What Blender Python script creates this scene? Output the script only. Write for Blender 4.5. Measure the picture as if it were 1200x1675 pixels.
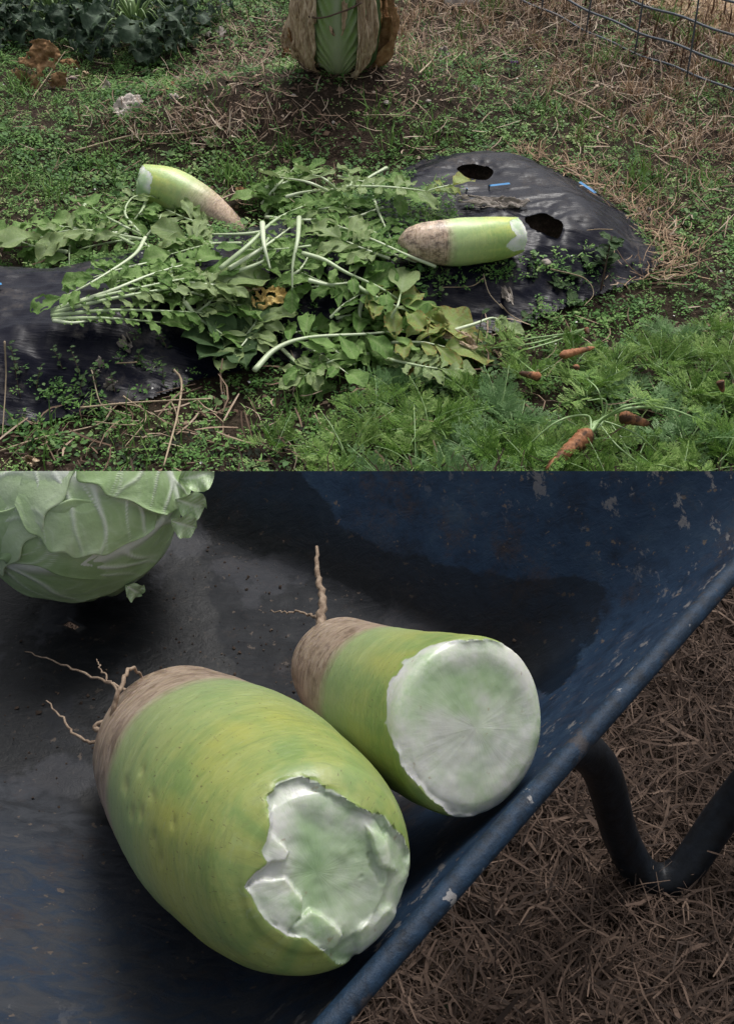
import bpy, bmesh, math, random
import numpy as np
from mathutils import Vector, Matrix, noise as mn
R = math.radians
rng = np.random.default_rng(7); rnd = random.Random(11)
sc = bpy.context.scene
for o in list(bpy.data.objects): bpy.data.objects.remove(o)
# ---------------------------------------------------------------- camera, sky, sun, exposure
PITCH = R(41); CAMH = 1.2; FPX = 1800.0; CX, CY = 600.0, 837.5
cam = bpy.data.objects.new('camera', bpy.data.cameras.new('camera')); sc.collection.objects.link(cam)
cam.location = (0, 0, CAMH); cam.rotation_euler = (math.pi/2 - PITCH, 0, 0)
cam.data.sensor_fit = 'VERTICAL'; cam.data.sensor_height = 24; cam.data.lens = 24*FPX/1675
cam.data.clip_start = 0.02; cam.data.clip_end = 500
sc.camera = cam
SUN_EL, SUN_AZ = 58, 20            # azimuth in degrees clockwise from +Y (behind the garden)
w = bpy.data.worlds.new('World'); sc.world = w; w.use_nodes = True
nt = w.node_tree; sky = nt.nodes.new('ShaderNodeTexSky'); sky.sky_type = 'NISHITA'; sky.sun_disc = False
sky.sun_elevation = R(SUN_EL); sky.sun_rotation = R(SUN_AZ); sky.air_density = 1.0; sky.dust_density = 5.0; sky.ozone_density = 1.0
bg = nt.nodes['Background']; bg.inputs[1].default_value = 0.10
hs = nt.nodes.new('ShaderNodeHueSaturation'); hs.inputs['Saturation'].default_value = 0.30   # overcast: nearly grey sky
nt.links.new(sky.outputs[0], hs.inputs['Color']); nt.links.new(hs.outputs[0], bg.inputs[0])
sl = bpy.data.lights.new('sun', 'SUN'); sl.energy = 1.5; sl.angle = R(22); sl.color = (1, .975, .94)
so = bpy.data.objects.new('sun', sl); sc.collection.objects.link(so)
so.rotation_euler = (R(90-SUN_EL), 0, math.pi - R(SUN_AZ))
sc.view_settings.view_transform = 'Standard'; sc.view_settings.look = 'None'
sc.view_settings.gamma = 1; sc.view_settings.exposure = 0.55; sc.view_settings.use_curve_mapping = False
sc.render.engine = 'CYCLES'; sc.cycles.max_bounces = 6; sc.cycles.diffuse_bounces = 3; sc.cycles.transmission_bounces = 2

# ---------------------------------------------------------------- geometry of the view, used to lay things out on the ground
ST, CT = math.sin(PITCH), math.cos(PITCH)
def ray(px, py):
    u = (px-CX)/FPX; v = (py-CY)/FPX
    return np.array([u, CT - v*ST, -(ST + v*CT)])
def gp(px, py, h=0.0):
    r = ray(px, py); d = (CAMH-h)/(-r[2]); return np.array([r[0]*d, r[1]*d, h])
def at(px, py, depth): return np.array([0, 0, CAMH]) + ray(px, py)*depth
def proj(P):
    P = np.asarray(P, float); x = P[..., 0]; y = P[..., 1]; z = P[..., 2]-CAMH
    d = y*CT - z*ST; dn = -(y*ST + z*CT)
    d = np.maximum(d, 1e-3)
    return CX + FPX*x/d, CY + FPX*dn/d, d
FS = 0.86                                     # size of the barrow and what lies in it
CAMV = np.array([0, 0, CAMH])
def fs(p): return CAMV + FS*(np.asarray(p, float)-CAMV)
# plane of the barrow's cut-off far side (through the row 770 of the photograph)
rc = ray(600, 770.5); CUT_NO = Vector((0, -rc[2], rc[1])).normalized()   # points up and forward
def cut(me):
    bm = bmesh.new(); bm.from_mesh(me)
    bmesh.ops.bisect_plane(bm, geom=bm.verts[:]+bm.edges[:]+bm.faces[:], plane_co=Vector(CAMV), plane_no=CUT_NO, clear_outer=True)
    bm.to_mesh(me); bm.free()

def thicken(me, t):
    bm = bmesh.new(); bm.from_mesh(me); bmesh.ops.solidify(bm, geom=bm.faces[:], thickness=t); bm.to_mesh(me); bm.free()
def sstep(x, a, b):
    t = np.clip((x-a)/(b-a), 0, 1); return t*t*(3-2*t)
def sdf(poly, X, Y):
    """signed distance, + inside"""
    poly = np.asarray(poly, float); d = np.full(np.shape(X), 1e9); ins = np.zeros(np.shape(X), bool)
    n = len(poly)
    for i in range(n):
        ax, ay = poly[i]; bx, by = poly[(i+1) % n]
        ex, ey = bx-ax, by-ay; t = np.clip(((X-ax)*ex+(Y-ay)*ey)/(ex*ex+ey*ey+1e-12), 0, 1)
        d = np.minimum(d, np.hypot(X-ax-t*ex, Y-ay-t*ey))
        c = ((ay > Y) != (by > Y)) & (X < (bx-ax)*(Y-ay)/((by-ay) if by != ay else 1e-12)+ax)
        ins ^= c
    return np.where(ins, d, -d)
# value noise, vectorised
_T = rng.random((64, 64, 64))
def vn(x, y, z=0.0):
    x = np.asarray(x, float); y = np.asarray(y, float); z = np.zeros_like(x)+z
    i = np.floor(x).astype(int); j = np.floor(y).astype(int); k = np.floor(z).astype(int)
    fx, fy, fz = x-i, y-j, z-k
    fx = fx*fx*(3-2*fx); fy = fy*fy*(3-2*fy); fz = fz*fz*(3-2*fz)
    def g(a, b, c): return _T[(i+a) & 63, (j+b) & 63, (k+c) & 63]
    r = 0
    for a in (0, 1):
        for b in (0, 1):
            for c in (0, 1):
                r = r + g(a, b, c)*(fx if a else 1-fx)*(fy if b else 1-fy)*(fz if c else 1-fz)
    return r*2-1
def fbm(x, y, z=0.0, o=4):
    r = 0; a = .5
    for q in range(o):
        r = r + a*vn(np.asarray(x)*2**q+q*7.1, np.asarray(y)*2**q+q*3.3, np.asarray(z)*2**q+q*1.7); a *= .5
    return r

# ---------------------------------------------------------------- lie of the land
BED = [gp(x, y, .02)[:2] for x, y in [(-420, 760), (-160, 735), (0, 694), (120, 676), (250, 652), (330, 618), (450, 590), (600, 575), (730, 550), (850, 532),
       (960, 490), (1062, 452), (1092, 425), (1050, 365), (970, 305), (895, 268), (800, 252), (705, 258), (640, 282), (500, 345),
       (380, 372), (250, 400), (100, 432), (-60, 430), (-420, 450)]]
MC = gp(455, 205)[:2]
HOLES = [(776, 283, 27, 15), (890, 371, 30, 20), (402, 366, 34, 20), (-140, 560, 30, 18)]   # px, py, half width px, half height px
def Hraw(X, Y):
    h = .012*fbm(X*5, Y*5, 1.0) + .004*fbm(X*30, Y*30, 3.0)
    d = sdf(BED, X, Y)
    h = h + .10*sstep(d, -.02, .20) + .010*fbm(X*1.6, Y*1.6, 9)*sstep(d, 0, .1)
    m = np.exp(-(((X-MC[0])/.52)**2+((Y-MC[1])/.26)**2)**1.3)
    m2 = np.exp(-(((X-MC[0]-.3)/.35)**2+((Y-MC[1]-.25)/.3)**2)**1.2)
    h = h + .10*m + .07*m2 + .02*fbm(X*9, Y*9, 5)*np.clip(m+m2, 0, 1)
    return h
GX0, GX1, GY0, GY1, GS = -2.6, 2.6, -.6, 5.6, .0125
gxs = np.arange(GX0, GX1+1e-6, GS); gys = np.arange(GY0, GY1+1e-6, GS)
GXX, GYY = np.meshgrid(gxs, gys); HG = Hraw(GXX, GYY)
def H(x, y):
    x = np.asarray(x, float); y = np.asarray(y, float)
    fx = np.clip((x-GX0)/GS, 0, len(gxs)-1.001); fy = np.clip((y-GY0)/GS, 0, len(gys)-1.001)
    i = fx.astype(int); j = fy.astype(int); a = fx-i; b = fy-j
    return HG[j, i]*(1-a)*(1-b)+HG[j, i+1]*a*(1-b)+HG[j+1, i]*(1-a)*b+HG[j+1, i+1]*a*b
def G(px, py, lift=0.0):
    h = 0.0
    for _ in range(25):
        p = gp(px, py, h+lift); h += .6*(float(H(p[0], p[1]))-h)
    return gp(px, py, h+lift)
HW = [(G(a, b), c/FPX, d) for a, b, c, d in HOLES]
HOLE = []
for a, b, c, d in HOLES:
    p = G(a, b); q = G(a+c, b); r = G(a, b-d*.9); s_ = G(a, b+d*.9)
    HOLE.append((p[0], (r[1]+s_[1])/2, abs(q[0]-p[0]), max(.02, (r[1]-s_[1])/2)))
for hx, hy, rx, ry in HOLE:      # planting holes are sunk into the bed
    e = ((GXX-hx)/rx)**2+((GYY-hy)/ry)**2
    HG = HG - .055*np.exp(-(e*.75)**2)

# ---------------------------------------------------------------- node helper
class NT:
    def __init__(s, name):
        s.m = bpy.data.materials.new(name); s.m.use_nodes = True; s.t = s.m.node_tree; s.b = s.t.nodes['Principled BSDF']
        s.tc = s.t.nodes.new('ShaderNodeTexCoord')
    def n(s, typ): return s.t.nodes.new(typ)
    def l(s, a, b): s.t.links.new(a, b)
    def setin(s, sock, v):
        if hasattr(v, 'links'): s.l(v, sock)
        elif isinstance(v, (tuple, list)) and len(v) == 3 and len(sock.default_value) == 4: sock.default_value = (*v, 1)
        else: sock.default_value = v
    def co(s, which='Object', scale=(1, 1, 1), rot=(0, 0, 0)):
        mp = s.n('ShaderNodeMapping'); s.l(s.tc.outputs[which], mp.inputs[0]); mp.inputs['Scale'].default_value = scale; mp.inputs['Rotation'].default_value = rot
        return mp.outputs[0]
    def noise(s, scale, detail=4, rough=.6, co=None, dist=0):
        n = s.n('ShaderNodeTexNoise'); n.inputs['Scale'].default_value = scale; n.inputs['Detail'].default_value = detail
        n.inputs['Roughness'].default_value = rough; n.inputs['Distortion'].default_value = dist
        s.l(co if co is not None else s.tc.outputs['Object'], n.inputs['Vector']); return n.outputs[0]
    def vor(s, scale, co=None, feat='F1', rnd_=1):
        n = s.n('ShaderNodeTexVoronoi'); n.feature = feat; n.inputs['Scale'].default_value = scale; n.inputs['Randomness'].default_value = rnd_
        s.l(co if co is not None else s.tc.outputs['Object'], n.inputs['Vector']); return n.outputs[0]
    def ramp(s, fac, stops):
        r = s.n('ShaderNodeValToRGB'); s.setin(r.inputs[0], fac); e = r.color_ramp.elements
        e[0].position = stops[0][0]; e[1].position = stops[-1][0]
        for p, c in stops[1:-1]: e.new(p)
        for k, (p, c) in enumerate(stops):
            e[k].color = (*c, 1) if isinstance(c, (tuple, list)) else (c, c, c, 1)
        return r.outputs[0]
    def mix(s, f, a, b, mode='MIX'):
        m = s.n('ShaderNodeMix'); m.data_type = 'RGBA'; m.blend_type = mode
        s.setin(m.inputs[0], f); s.setin(m.inputs[6], a); s.setin(m.inputs[7], b); return m.outputs[2]
    def math(s, op, a, b=0.0, c=None, clamp=False):
        m = s.n('ShaderNodeMath'); m.operation = op; m.use_clamp = clamp; s.setin(m.inputs[0], a); s.setin(m.inputs[1], b)
        if c is not None: s.setin(m.inputs[2], c)
        return m.outputs[0]
    def attr(s, name):
        a = s.n('ShaderNodeAttribute'); a.attribute_name = name; return a.outputs['Fac']
    def objrand(s): return s.n('ShaderNodeObjectInfo').outputs['Random']
    def back(s): return s.n('ShaderNodeNewGeometry').outputs['Backfacing']
    def bump(s, h, strength=.5, dist=.002):
        b = s.n('ShaderNodeBump'); b.inputs['Strength'].default_value = strength; b.inputs['Distance'].default_value = dist
        s.setin(b.inputs['Height'], h); s.l(b.outputs[0], s.b.inputs['Normal']); return b.outputs[0]
    def done(s, col, rough=.6, spec=.5, sss=0, translucent=0):
        s.setin(s.b.inputs['Base Color'], col); s.setin(s.b.inputs['Roughness'], rough); s.b.inputs['Specular IOR Level'].default_value = spec
        if sss: s.b.inputs['Subsurface Weight'].default_value = sss; s.b.inputs['Subsurface Radius'].default_value = (.010, .011, .006); s.b.inputs['Subsurface Scale'].default_value = 1
        if translucent:
            tr = s.n('ShaderNodeBsdfTranslucent'); s.setin(tr.inputs[0], col); mx = s.n('ShaderNodeMixShader'); mx.inputs[0].default_value = translucent
            s.l(s.b.outputs[0], mx.inputs[1]); s.l(tr.outputs[0], mx.inputs[2]); s.l(mx.outputs[0], s.t.nodes['Material Output'].inputs[0])
        return s.m

def m_leaf(name, stops, rough=.5, trans=.25, vein=(.36, .45, .2), vs=.5, bump=.6, spec=.25, brown=0.0):
    s = NT(name); t = s.attr('tint'); r = s.objrand()
    n = s.noise(30, 3)
    f = s.math('ADD', s.math('MULTIPLY', t, .55), s.math('MULTIPLY', r, .3)); f = s.math('ADD', f, s.math('MULTIPLY', s.math('SUBTRACT', n, .5), .5))
    c = s.ramp(f, stops)
    c = s.mix(s.math('MULTIPLY', s.attr('vein'), vs), c, vein)
    c = s.mix(s.math('MULTIPLY', r, .12), c, (.30, .38, .24))
    if brown:
        e = s.math('MULTIPLY', s.attr('edge'), s.ramp(s.noise(14, 4), [(.42, 0.0), (.6, 1.0)])); e = s.math('MULTIPLY', e, brown)
        c = s.mix(e, c, s.ramp(s.noise(40, 3), [(.35, (.42, .36, .08)), (.55, (.32, .2, .08)), (.7, (.16, .08, .04))]))
    s.bump(s.math('ADD', s.math('MULTIPLY', s.attr('vein'), -.6), s.noise(160, 3)), bump, .002)
    return s.done(c, rough, spec, translucent=trans)
def m_tint(name, stops, rough=.65, spec=.3, ns=25, trans=0):
    s = NT(name); f = s.math('ADD', s.math('MULTIPLY', s.attr('tint'), .75), s.math('MULTIPLY', s.noise(ns, 3), .35))
    f = s.math('ADD', f, s.math('MULTIPLY', s.math('SUBTRACT', s.noise(3.0, 2), .5), .35))
    return s.done(s.ramp(f, stops), rough, spec, translucent=trans)
def m_plain(name, c1, c2, scale=40, rough=.7, bump=.5, spec=.3, co=(1, 1, 1), dist=.002):
    s = NT(name); n = s.noise(scale, 6, .65, s.co('Object', co)); s.bump(n, bump, dist)
    return s.done(s.ramp(n, [(.35, c1), (.65, c2)]), rough, spec)

MAT = {}
def ground_mat():
    s = NT('garden_soil'); n = s.noise(7, 8, .7); f = s.noise(90, 6, .7); v = s.vor(160)
    c = s.ramp(f, [(.3, (.014, .009, .006)), (.5, (.035, .023, .016)), (.72, (.085, .06, .044))])
    c = s.mix(s.ramp(n, [(.45, 0.0), (.62, .55)]), c, (.03, .03, .015))
    s.bump(s.math('ADD', f, s.math('MULTIPLY', v, -.5)), 1.0, .006)
    return s.done(c, .95, .15)
MAT['soil'] = ground_mat()
def film_mat():
    s = NT('black_film'); c = s.noise(8, 7, .75); d = s.noise(60, 5, .75)
    dust = s.math('MULTIPLY', s.ramp(c, [(.5, 0.0), (.62, 1.0)]), s.ramp(d, [(.42, 0.0), (.6, 1.0)]))
    dust = s.math('ADD', s.math('MULTIPLY', dust, .8), s.ramp(s.noise(4, 4), [(.3, .0), (.7, .02)]), clamp=True)
    col = s.mix(dust, (.0045, .005, .0125), (.095, .083, .075))
    w1 = s.noise(1, 5, .6, s.co('Object', (5, 34, 5), (0, 0, R(-28))), dist=.6)
    w2 = s.noise(1, 5, .6, s.co('Object', (6, 50, 6), (0, 0, R(22))), dist=.8)
    w3 = s.noise(1, 3, .6, s.co('Object', (10, 80, 10), (0, 0, R(-8))), dist=1.2)
    b = s.math('ADD', s.math('ADD', w1, w2), s.math('MULTIPLY', w3, .8)); s.bump(b, .3, .004)
    return s.done(col, s.ramp(s.math('ADD', dust, s.math('MULTIPLY', d, .4)), [(.1, .19), (.6, .65)]), .15)
MAT['film'] = film_mat()
G1 = [(.06, (.016, .042, .010)), (.3, (.046, .12, .025)), (.52, (.085, .20, .042)), (.72, (.165, .31, .075)), (.92, (.34, .43, .17))]
MAT['weed'] = m_tint('chickweed_green', G1, trans=.15)
MAT['weed2'] = m_tint('clover_green', [(.05, (.02, .055, .02)), (.4, (.05, .125, .035)), (.7, (.10, .2, .06)), (.95, (.22, .3, .12))], trans=.15)
MAT['grass'] = m_tint('grass_green', [(.05, (.02, .05, .010)), (.5, (.11, .23, .045)), (.9, (.27, .40, .11))], trans=.15)
MAT['dry'] = m_tint('dry_straw', [(.05, (.09, .055, .03)), (.3, (.27, .17, .10)), (.55, (.47, .32, .20)), (.85, (.68, .52, .36))], rough=.75)
MAT['litter'] = m_tint('brown_litter', [(.05, (.025, .016, .011)), (.35, (.13, .08, .052)), (.65, (.32, .225, .155)), (.95, (.62, .51, .40))], rough=.8)
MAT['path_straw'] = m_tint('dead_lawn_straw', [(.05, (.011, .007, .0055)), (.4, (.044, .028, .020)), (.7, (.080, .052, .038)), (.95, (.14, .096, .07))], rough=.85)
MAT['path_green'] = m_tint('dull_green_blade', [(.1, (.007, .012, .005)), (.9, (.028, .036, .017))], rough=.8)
MAT['chip'] = m_tint('sawdust', [(.1, (.22, .14, .075)), (.5, (.38, .26, .15)), (.9, (.55, .42, .28))], rough=.9)
MAT['petal'] = m_tint('white_specks', [(.1, (.5, .5, .46)), (.9, (.75, .75, .7))])
LG = [(.12, (.048, .12, .022)), (.30, (.115, .235, .045)), (.52, (.22, .37, .09)), (.78, (.38, .52, .20))]
MAT['radish_leaf'] = m_leaf('radish_leaf_green', LG)
MAT['pale_leaf'] = m_leaf('pale_grey_green_leaf', [(.05, (.15, .24, .07)), (.5, (.28, .38, .15)), (.9, (.41, .50, .25))], brown=.15, vein=(.4, .47, .3))
MAT['yellow_leaf'] = m_leaf('yellowing_leaf', [(.05, (.16, .27, .06)), (.5, (.30, .42, .11)), (.9, (.52, .54, .17))], brown=1.0, vein=(.5, .48, .3))
MAT['dark_leaf'] = m_leaf('dark_weed_leaf', [(.05, (.018, .045, .014)), (.5, (.04, .095, .024)), (.9, (.075, .145, .04))], vein=(.15, .22, .08))
MAT['brassica'] = m_leaf('blue_green_brassica', [(.1, (.008, .022, .012)), (.5, (.024, .054, .03)), (.9, (.075, .125, .08))], vein=(.24, .33, .22), vs=.6, rough=.45)
MAT['carrot_leaf'] = m_leaf('carrot_frond_green', [(.25, (.06, .145, .02)), (.45, (.155, .29, .045)), (.7, (.34, .47, .14))], vs=0, bump=0, trans=.3, rough=.55)
MAT['carrot_pale'] = m_leaf('carrot_frond_pale', [(.05, (.10, .2, .07)), (.45, (.19, .33, .13)), (.9, (.32, .47, .22))], vs=0, bump=0, trans=.3)
def stalk_mat(nm, a, b, rough=.4):
    s = NT(nm); n = s.noise(1, 4, .6, s.co('Object', (60, 60, 60))); r = s.objrand()
    f = s.math('ADD', s.math('MULTIPLY', n, .5), s.math('MULTIPLY', r, .5)); return s.done(s.ramp(f, [(.2, a), (.75, b)]), rough, .5)
MAT['stalk'] = stalk_mat('pale_stalk', (.33, .43, .22), (.60, .67, .46))
MAT['stalk_green'] = stalk_mat('green_stalk', (.12, .2, .06), (.22, .32, .12))
MAT['stalk_carrot'] = stalk_mat('carrot_stalk', (.20, .33, .11), (.34, .48, .22))
MAT['stem_brown'] = stalk_mat('brown_stem', (.07, .04, .03), (.15, .09, .06), .7)
MAT['straw_stalk'] = stalk_mat('dry_stalk', (.28, .2, .12), (.48, .38, .26), .7)
def dried_mat(nm, cs, sc_=(1, 1, 1), rough=.85, scale=60, bump=1.0):
    s = NT(nm); n = s.noise(scale, 7, .7, s.co('Object', sc_), dist=.5); r = s.noise(9, 4)
    f = s.math('ADD', s.math('MULTIPLY', n, .7), s.math('MULTIPLY', r, .3)); s.bump(n, bump, .004)
    return s.done(s.ramp(f, cs), rough, .2)
MAT['dried_leaf'] = dried_mat('dried_beige_leaf', [(.36, (.09, .055, .03)), (.46, (.38, .27, .17)), (.60, (.70, .56, .40))], (1, 1, .22), scale=110)
MAT['dried_brown'] = dried_mat('dried_orange_brown_leaf', [(.3, (.08, .036, .016)), (.5, (.30, .17, .08)), (.7, (.50, .34, .19))])
MAT['dried_grey'] = dried_mat('dried_grey_leaf', [(.3, (.10, .085, .07)), (.5, (.27, .235, .205)), (.7, (.42, .38, .34))])
MAT['dried_white'] = dried_mat('bleached_papery_leaf', [(.3, (.25, .2, .16)), (.48, (.52, .46, .41)), (.7, (.72, .67, .62))])
MAT['dried_yellow'] = dried_mat('yellow_rotting_leaf', [(.3, (.26, .14, .05)), (.5, (.5, .36, .12)), (.7, (.62, .5, .24))])
MAT['stone'] = m_plain('pale_stone', (.3, .25, .22), (.5, .45, .4), 30, .8)
MAT['stone_pink'] = m_plain('pinkish_stone', (.2, .15, .14), (.34, .27, .26), 30, .8)
MAT['wire'] = m_plain('galvanised_wire', (.045, .055, .07), (.10, .115, .14), 200, .5, .3, .5)
MAT['blue'] = m_plain('blue_tape', (.03, .18, .42), (.05, .25, .5), 30, .5, .2)
MAT['purple'] = m_plain('purple_petal', (.2, .06, .28), (.35, .14, .42), 30, .6, .1)

# ---------------------------------------------------------------- mesh helpers
def mesh_np(name, V, F, mat, attrs=None, smooth=True):
    V = np.asarray(V, np.float32); F = np.asarray(F, np.int32); me = bpy.data.meshes.new(name)
    k = F.shape[1]; me.vertices.add(len(V)); me.vertices.foreach_set('co', V.ravel())
    me.loops.add(F.size); me.loops.foreach_set('vertex_index', F.ravel())
    me.polygons.add(len(F)); me.polygons.foreach_set('loop_start', np.arange(0, F.size, k, dtype=np.int32))
    for a, d in (attrs or {}).items():
        at_ = me.attributes.new(a, 'FLOAT', 'POINT'); at_.data.foreach_set('value', np.asarray(d, np.float32).ravel())
    me.update(calc_edges=True); me.validate()
    if smooth: me.shade_smooth()
    if mat is not None: me.materials.append(MAT[mat] if isinstance(mat, str) else mat)
    return me
def link(name, me, parent=None, loc=None, M=None, **props):
    o = bpy.data.objects.new(name, me); sc.collection.objects.link(o)
    if parent is not None: o.parent = parent
    if loc is not None: o.location = loc
    if M is not None: o.matrix_local = M
    for k, v in props.items():
        if v is not None: o[k] = v
    return o
def thing(name, label, cat, loc=(0, 0, 0), group=None, M=None):
    o = link(name, None, None, loc); o.empty_display_size = .05
    if M is not None: o.matrix_local = M
    o['label'] = label; o['category'] = cat
    if group: o['group'] = group
    return o
def grid_faces(nu, nv, wrap_v=False):
    i = np.arange(nu-1)[:, None]; jn = nv if wrap_v else nv-1; j = np.arange(jn)[None, :]; j2 = (j+1) % nv
    a = i*nv+j; b = i*nv+j2; c = (i+1)*nv+j2; d = (i+1)*nv+j
    return np.stack([a, b, c, d], -1).reshape(-1, 4)
def catmull(P, n):
    P = np.asarray(P, float); P = np.vstack([2*P[0]-P[1], P, 2*P[-1]-P[-2]]); m = len(P)-3
    ts = np.linspace(0, m-1e-6, n); i = ts.astype(int); t = (ts-i)[:, None]
    p0, p1, p2, p3 = P[i], P[i+1], P[i+2], P[i+3]
    return .5*((2*p1)+(-p0+p2)*t+(2*p0-5*p1+4*p2-p3)*t**2+(-p0+3*p1-3*p2+p3)*t**3)
def frames(C):
    T = np.gradient(C, axis=0); T /= np.linalg.norm(T, axis=1)[:, None]+1e-12
    up = np.array([0, 0, 1.0]); A = np.cross(T, up); ln = np.linalg.norm(A, axis=1)
    bad = ln < .08
    A[bad] = np.cross(T[bad], np.array([0, 1.0, 0])); A /= np.linalg.norm(A, axis=1)[:, None]+1e-12
    for k in range(1, len(A)):
        if A[k] @ A[k-1] < 0: A[k] = -A[k]
    B = np.cross(A, T); return T, A, B
def tube(C, rad, seg=7, wob=0.0, flat=1.0):
    C = np.asarray(C, float); n = len(C); T, A, B = frames(C); rad = np.zeros(n)+np.asarray(rad)
    th = np.linspace(0, 2*np.pi, seg, endpoint=False)
    V = C[:, None]+rad[:, None, None]*(np.cos(th)[None, :, None]*A[:, None]+flat*np.sin(th)[None, :, None]*B[:, None])
    if wob: V = V + wob*rng.standard_normal(V.shape)*rad[:, None, None]
    V = V.reshape(-1, 3); F = grid_faces(n, seg, True)
    c0 = len(V); V = np.vstack([V, C[0], C[-1]])
    j = np.arange(seg); j2 = (j+1) % seg
    F = np.vstack([F, np.stack([c0+0*j, j2, j, j], -1)[:0]]) if False else F
    caps = np.vstack([np.stack([0*j+c0, j2, j, 0*j+c0], -1), np.stack([0*j+c0+1, (n-1)*seg+j, (n-1)*seg+j2, 0*j+c0+1], -1)])
    return V, F, caps
def tube_mesh(name, C, rad, mat, seg=7, wob=0.0, flat=1.0):
    V, F, caps = tube(C, rad, seg, wob, flat)
    me = bpy.data.meshes.new(name); me.from_pydata(V.tolist(), [], F.tolist()+[c[:3].tolist() for c in caps]); me.shade_smooth()
    me.materials.append(MAT[mat] if isinstance(mat, str) else mat); me.update(); return me
def euler_np(yaw, tilt, roll):
    cy, sy = np.cos(yaw), np.sin(yaw); cp, sp = np.cos(tilt), np.sin(tilt); cr, sr = np.cos(roll), np.sin(roll)
    # R = Rz(yaw) Ry(-tilt) Rx(roll)
    Rm = np.empty((len(yaw), 3, 3))
    Rm[:, 0, 0] = cy*cp; Rm[:, 0, 1] = -sy*cr-cy*sp*sr; Rm[:, 0, 2] = sy*sr-cy*sp*cr
    Rm[:, 1, 0] = sy*cp; Rm[:, 1, 1] = cy*cr-sy*sp*sr; Rm[:, 1, 2] = -cy*sr-sy*sp*cr
    Rm[:, 2, 0] = sp; Rm[:, 2, 1] = cp*sr; Rm[:, 2, 2] = cp*cr
    return Rm
def scatter(name, tv, tf, pos, yaw, tilt, roll, scale, tint, mat, tpt=None, smooth=False, kind='stuff'):
    N = len(pos); tv = np.asarray(tv, float); tf = np.asarray(tf, int)
    Rm = euler_np(yaw, tilt, roll); sc_ = np.asarray(scale, float); sc_ = sc_[:, None] if sc_.ndim == 1 else sc_
    V = np.einsum('nij,nkj->nki', Rm, tv[None]*sc_[:, None, :]) + np.asarray(pos)[:, None, :]
    F = (tf[None]+np.arange(N)[:, None, None]*len(tv)).reshape(-1, tf.shape[1])
    tt = np.repeat(np.asarray(tint)[:, None], len(tv), 1)
    if tpt is not None: tt = tt + tpt[None]
    me = mesh_np(name, V.reshape(-1, 3), F, mat, {'tint': tt}, smooth)
    return link(name, me, kind=kind)

# ---------------------------------------------------------------- the setting: ground
V = np.stack([GXX, GYY, HG], -1).reshape(-1, 3)
me = mesh_np('ground', V, grid_faces(len(gys), len(gxs)), 'soil'); link('ground', me, kind='structure')
# far field beyond the plot, a low sheet out to the horizon
s = NT('field_grass'); MAT['field'] = s.done(s.ramp(s.noise(1.5, 8), [(.35, (.03, .045, .015)), (.6, (.12, .09, .05))]), .9, .1)
a = 200; me = bpy.data.meshes.new('field')
bo = [(-a, -a, -.02), (a, -a, -.02), (a, a, -.02), (-a, a, -.02), (GX0+.05, GY0+.05, -.06), (GX1-.05, GY0+.05, -.06), (GX1-.05, GY1-.05, -.06), (GX0+.05, GY1-.05, -.06)]
me.from_pydata(bo, [], [(0, 1, 5, 4), (1, 2, 6, 5), (2, 3, 7, 6), (3, 0, 4, 7)]); me.materials.append(MAT['field']); link('field', me, kind='structure')

# black mulch film over the bed, cut by planting holes
fsx = .0052; bb = np.array(BED); x0, x1 = max(bb[:, 0].min(), -2.1)-.02, bb[:, 0].max()+.02; y0, y1 = bb[:, 1].min()-.02, bb[:, 1].max()+.02
fx = np.arange(x0, x1, fsx); fy = np.arange(y0, y1, fsx); FX, FY = np.meshgrid(fx, fy)
D = sdf(BED, FX, FY); HH = Hraw(FX, FY)
ang = FX*.75+FY*.66
HH = HH + .0085 - .004*np.abs(vn(FX*9+FY*5, FY*34-FX*11, 2.2))**.6*sstep(D, 0, .06) + .0035*np.abs(vn((FX*.4+FY)*70, (FX-.4*FY)*5, 4))*np.exp(-(D/.12)**2) \
   + .003*fbm(FX*3, FY*7, 8.8)*sstep(D, .03, .1)
inh = np.zeros(FX.shape, bool)
for hx, hy, rx, ry in HOLE:
    for _ in range(2):
        dx, dy = FX-hx, FY-hy; th = np.arctan2(dy/ry, dx/rx); e = np.hypot(dx/rx, dy/ry)/(1+.10*np.sin(2*th+hx*9)+.05*np.sin(5*th+1))
        pass
    k = 1+.10*np.sin(2*th+hx*9)+.05*np.sin(5*th+1)
    near = (e < 1.0) & (e > 1-1.2*fsx/min(rx, ry)); inh |= (e < 1.0) & ~near
    FX = np.where(near, hx+rx*k*np.cos(th), FX); FY = np.where(near, hy+ry*k*np.sin(th), FY)
    HH = HH - .003*np.exp(-((e-1)/.3)**2)*(e > .6) + .0012*np.exp(-((e-1.6)/.6)**2)*np.sin(th*11+3)
F = grid_faces(len(fy), len(fx)); ok = ((D > .004) & ~inh).ravel(); F = F[ok[F].all(1)]
used = np.unique(F); mp = -np.ones(FX.size, int); mp[used] = np.arange(len(used))
V = np.stack([FX, FY, HH], -1).reshape(-1, 3)[used]
film = link('mulch_film', mesh_np('mulch_film', V, mp[F], 'film'), label='wrinkled black plastic mulch film stretched over the raised bed, cut by planting holes', category='mulch film')
# blue printed line on the film, as thin strips lying on it
def strip(a, b, wid, mat, name, parent):
    n = 14; P = np.array([G(a[0]+(b[0]-a[0])*t, a[1]+(b[1]-a[1])*t) for t in np.linspace(0, 1, n)]); P[:, 2] += .0165
    d = P[-1]-P[0]; nn = np.array([-d[1], d[0], 0]); nn /= np.linalg.norm(nn)
    V = np.stack([P-nn*wid, P+nn*wid], 1).reshape(-1, 3); link(name, mesh_np(name, V, grid_faces(n, 2), mat), parent)
for a, b in (((762, 319), (832, 311)), ((-30, 482), (6, 476)), ((946, 308), (972, 326))): strip(a, b, .0045, 'blue', 'blue_line', film)

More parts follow.
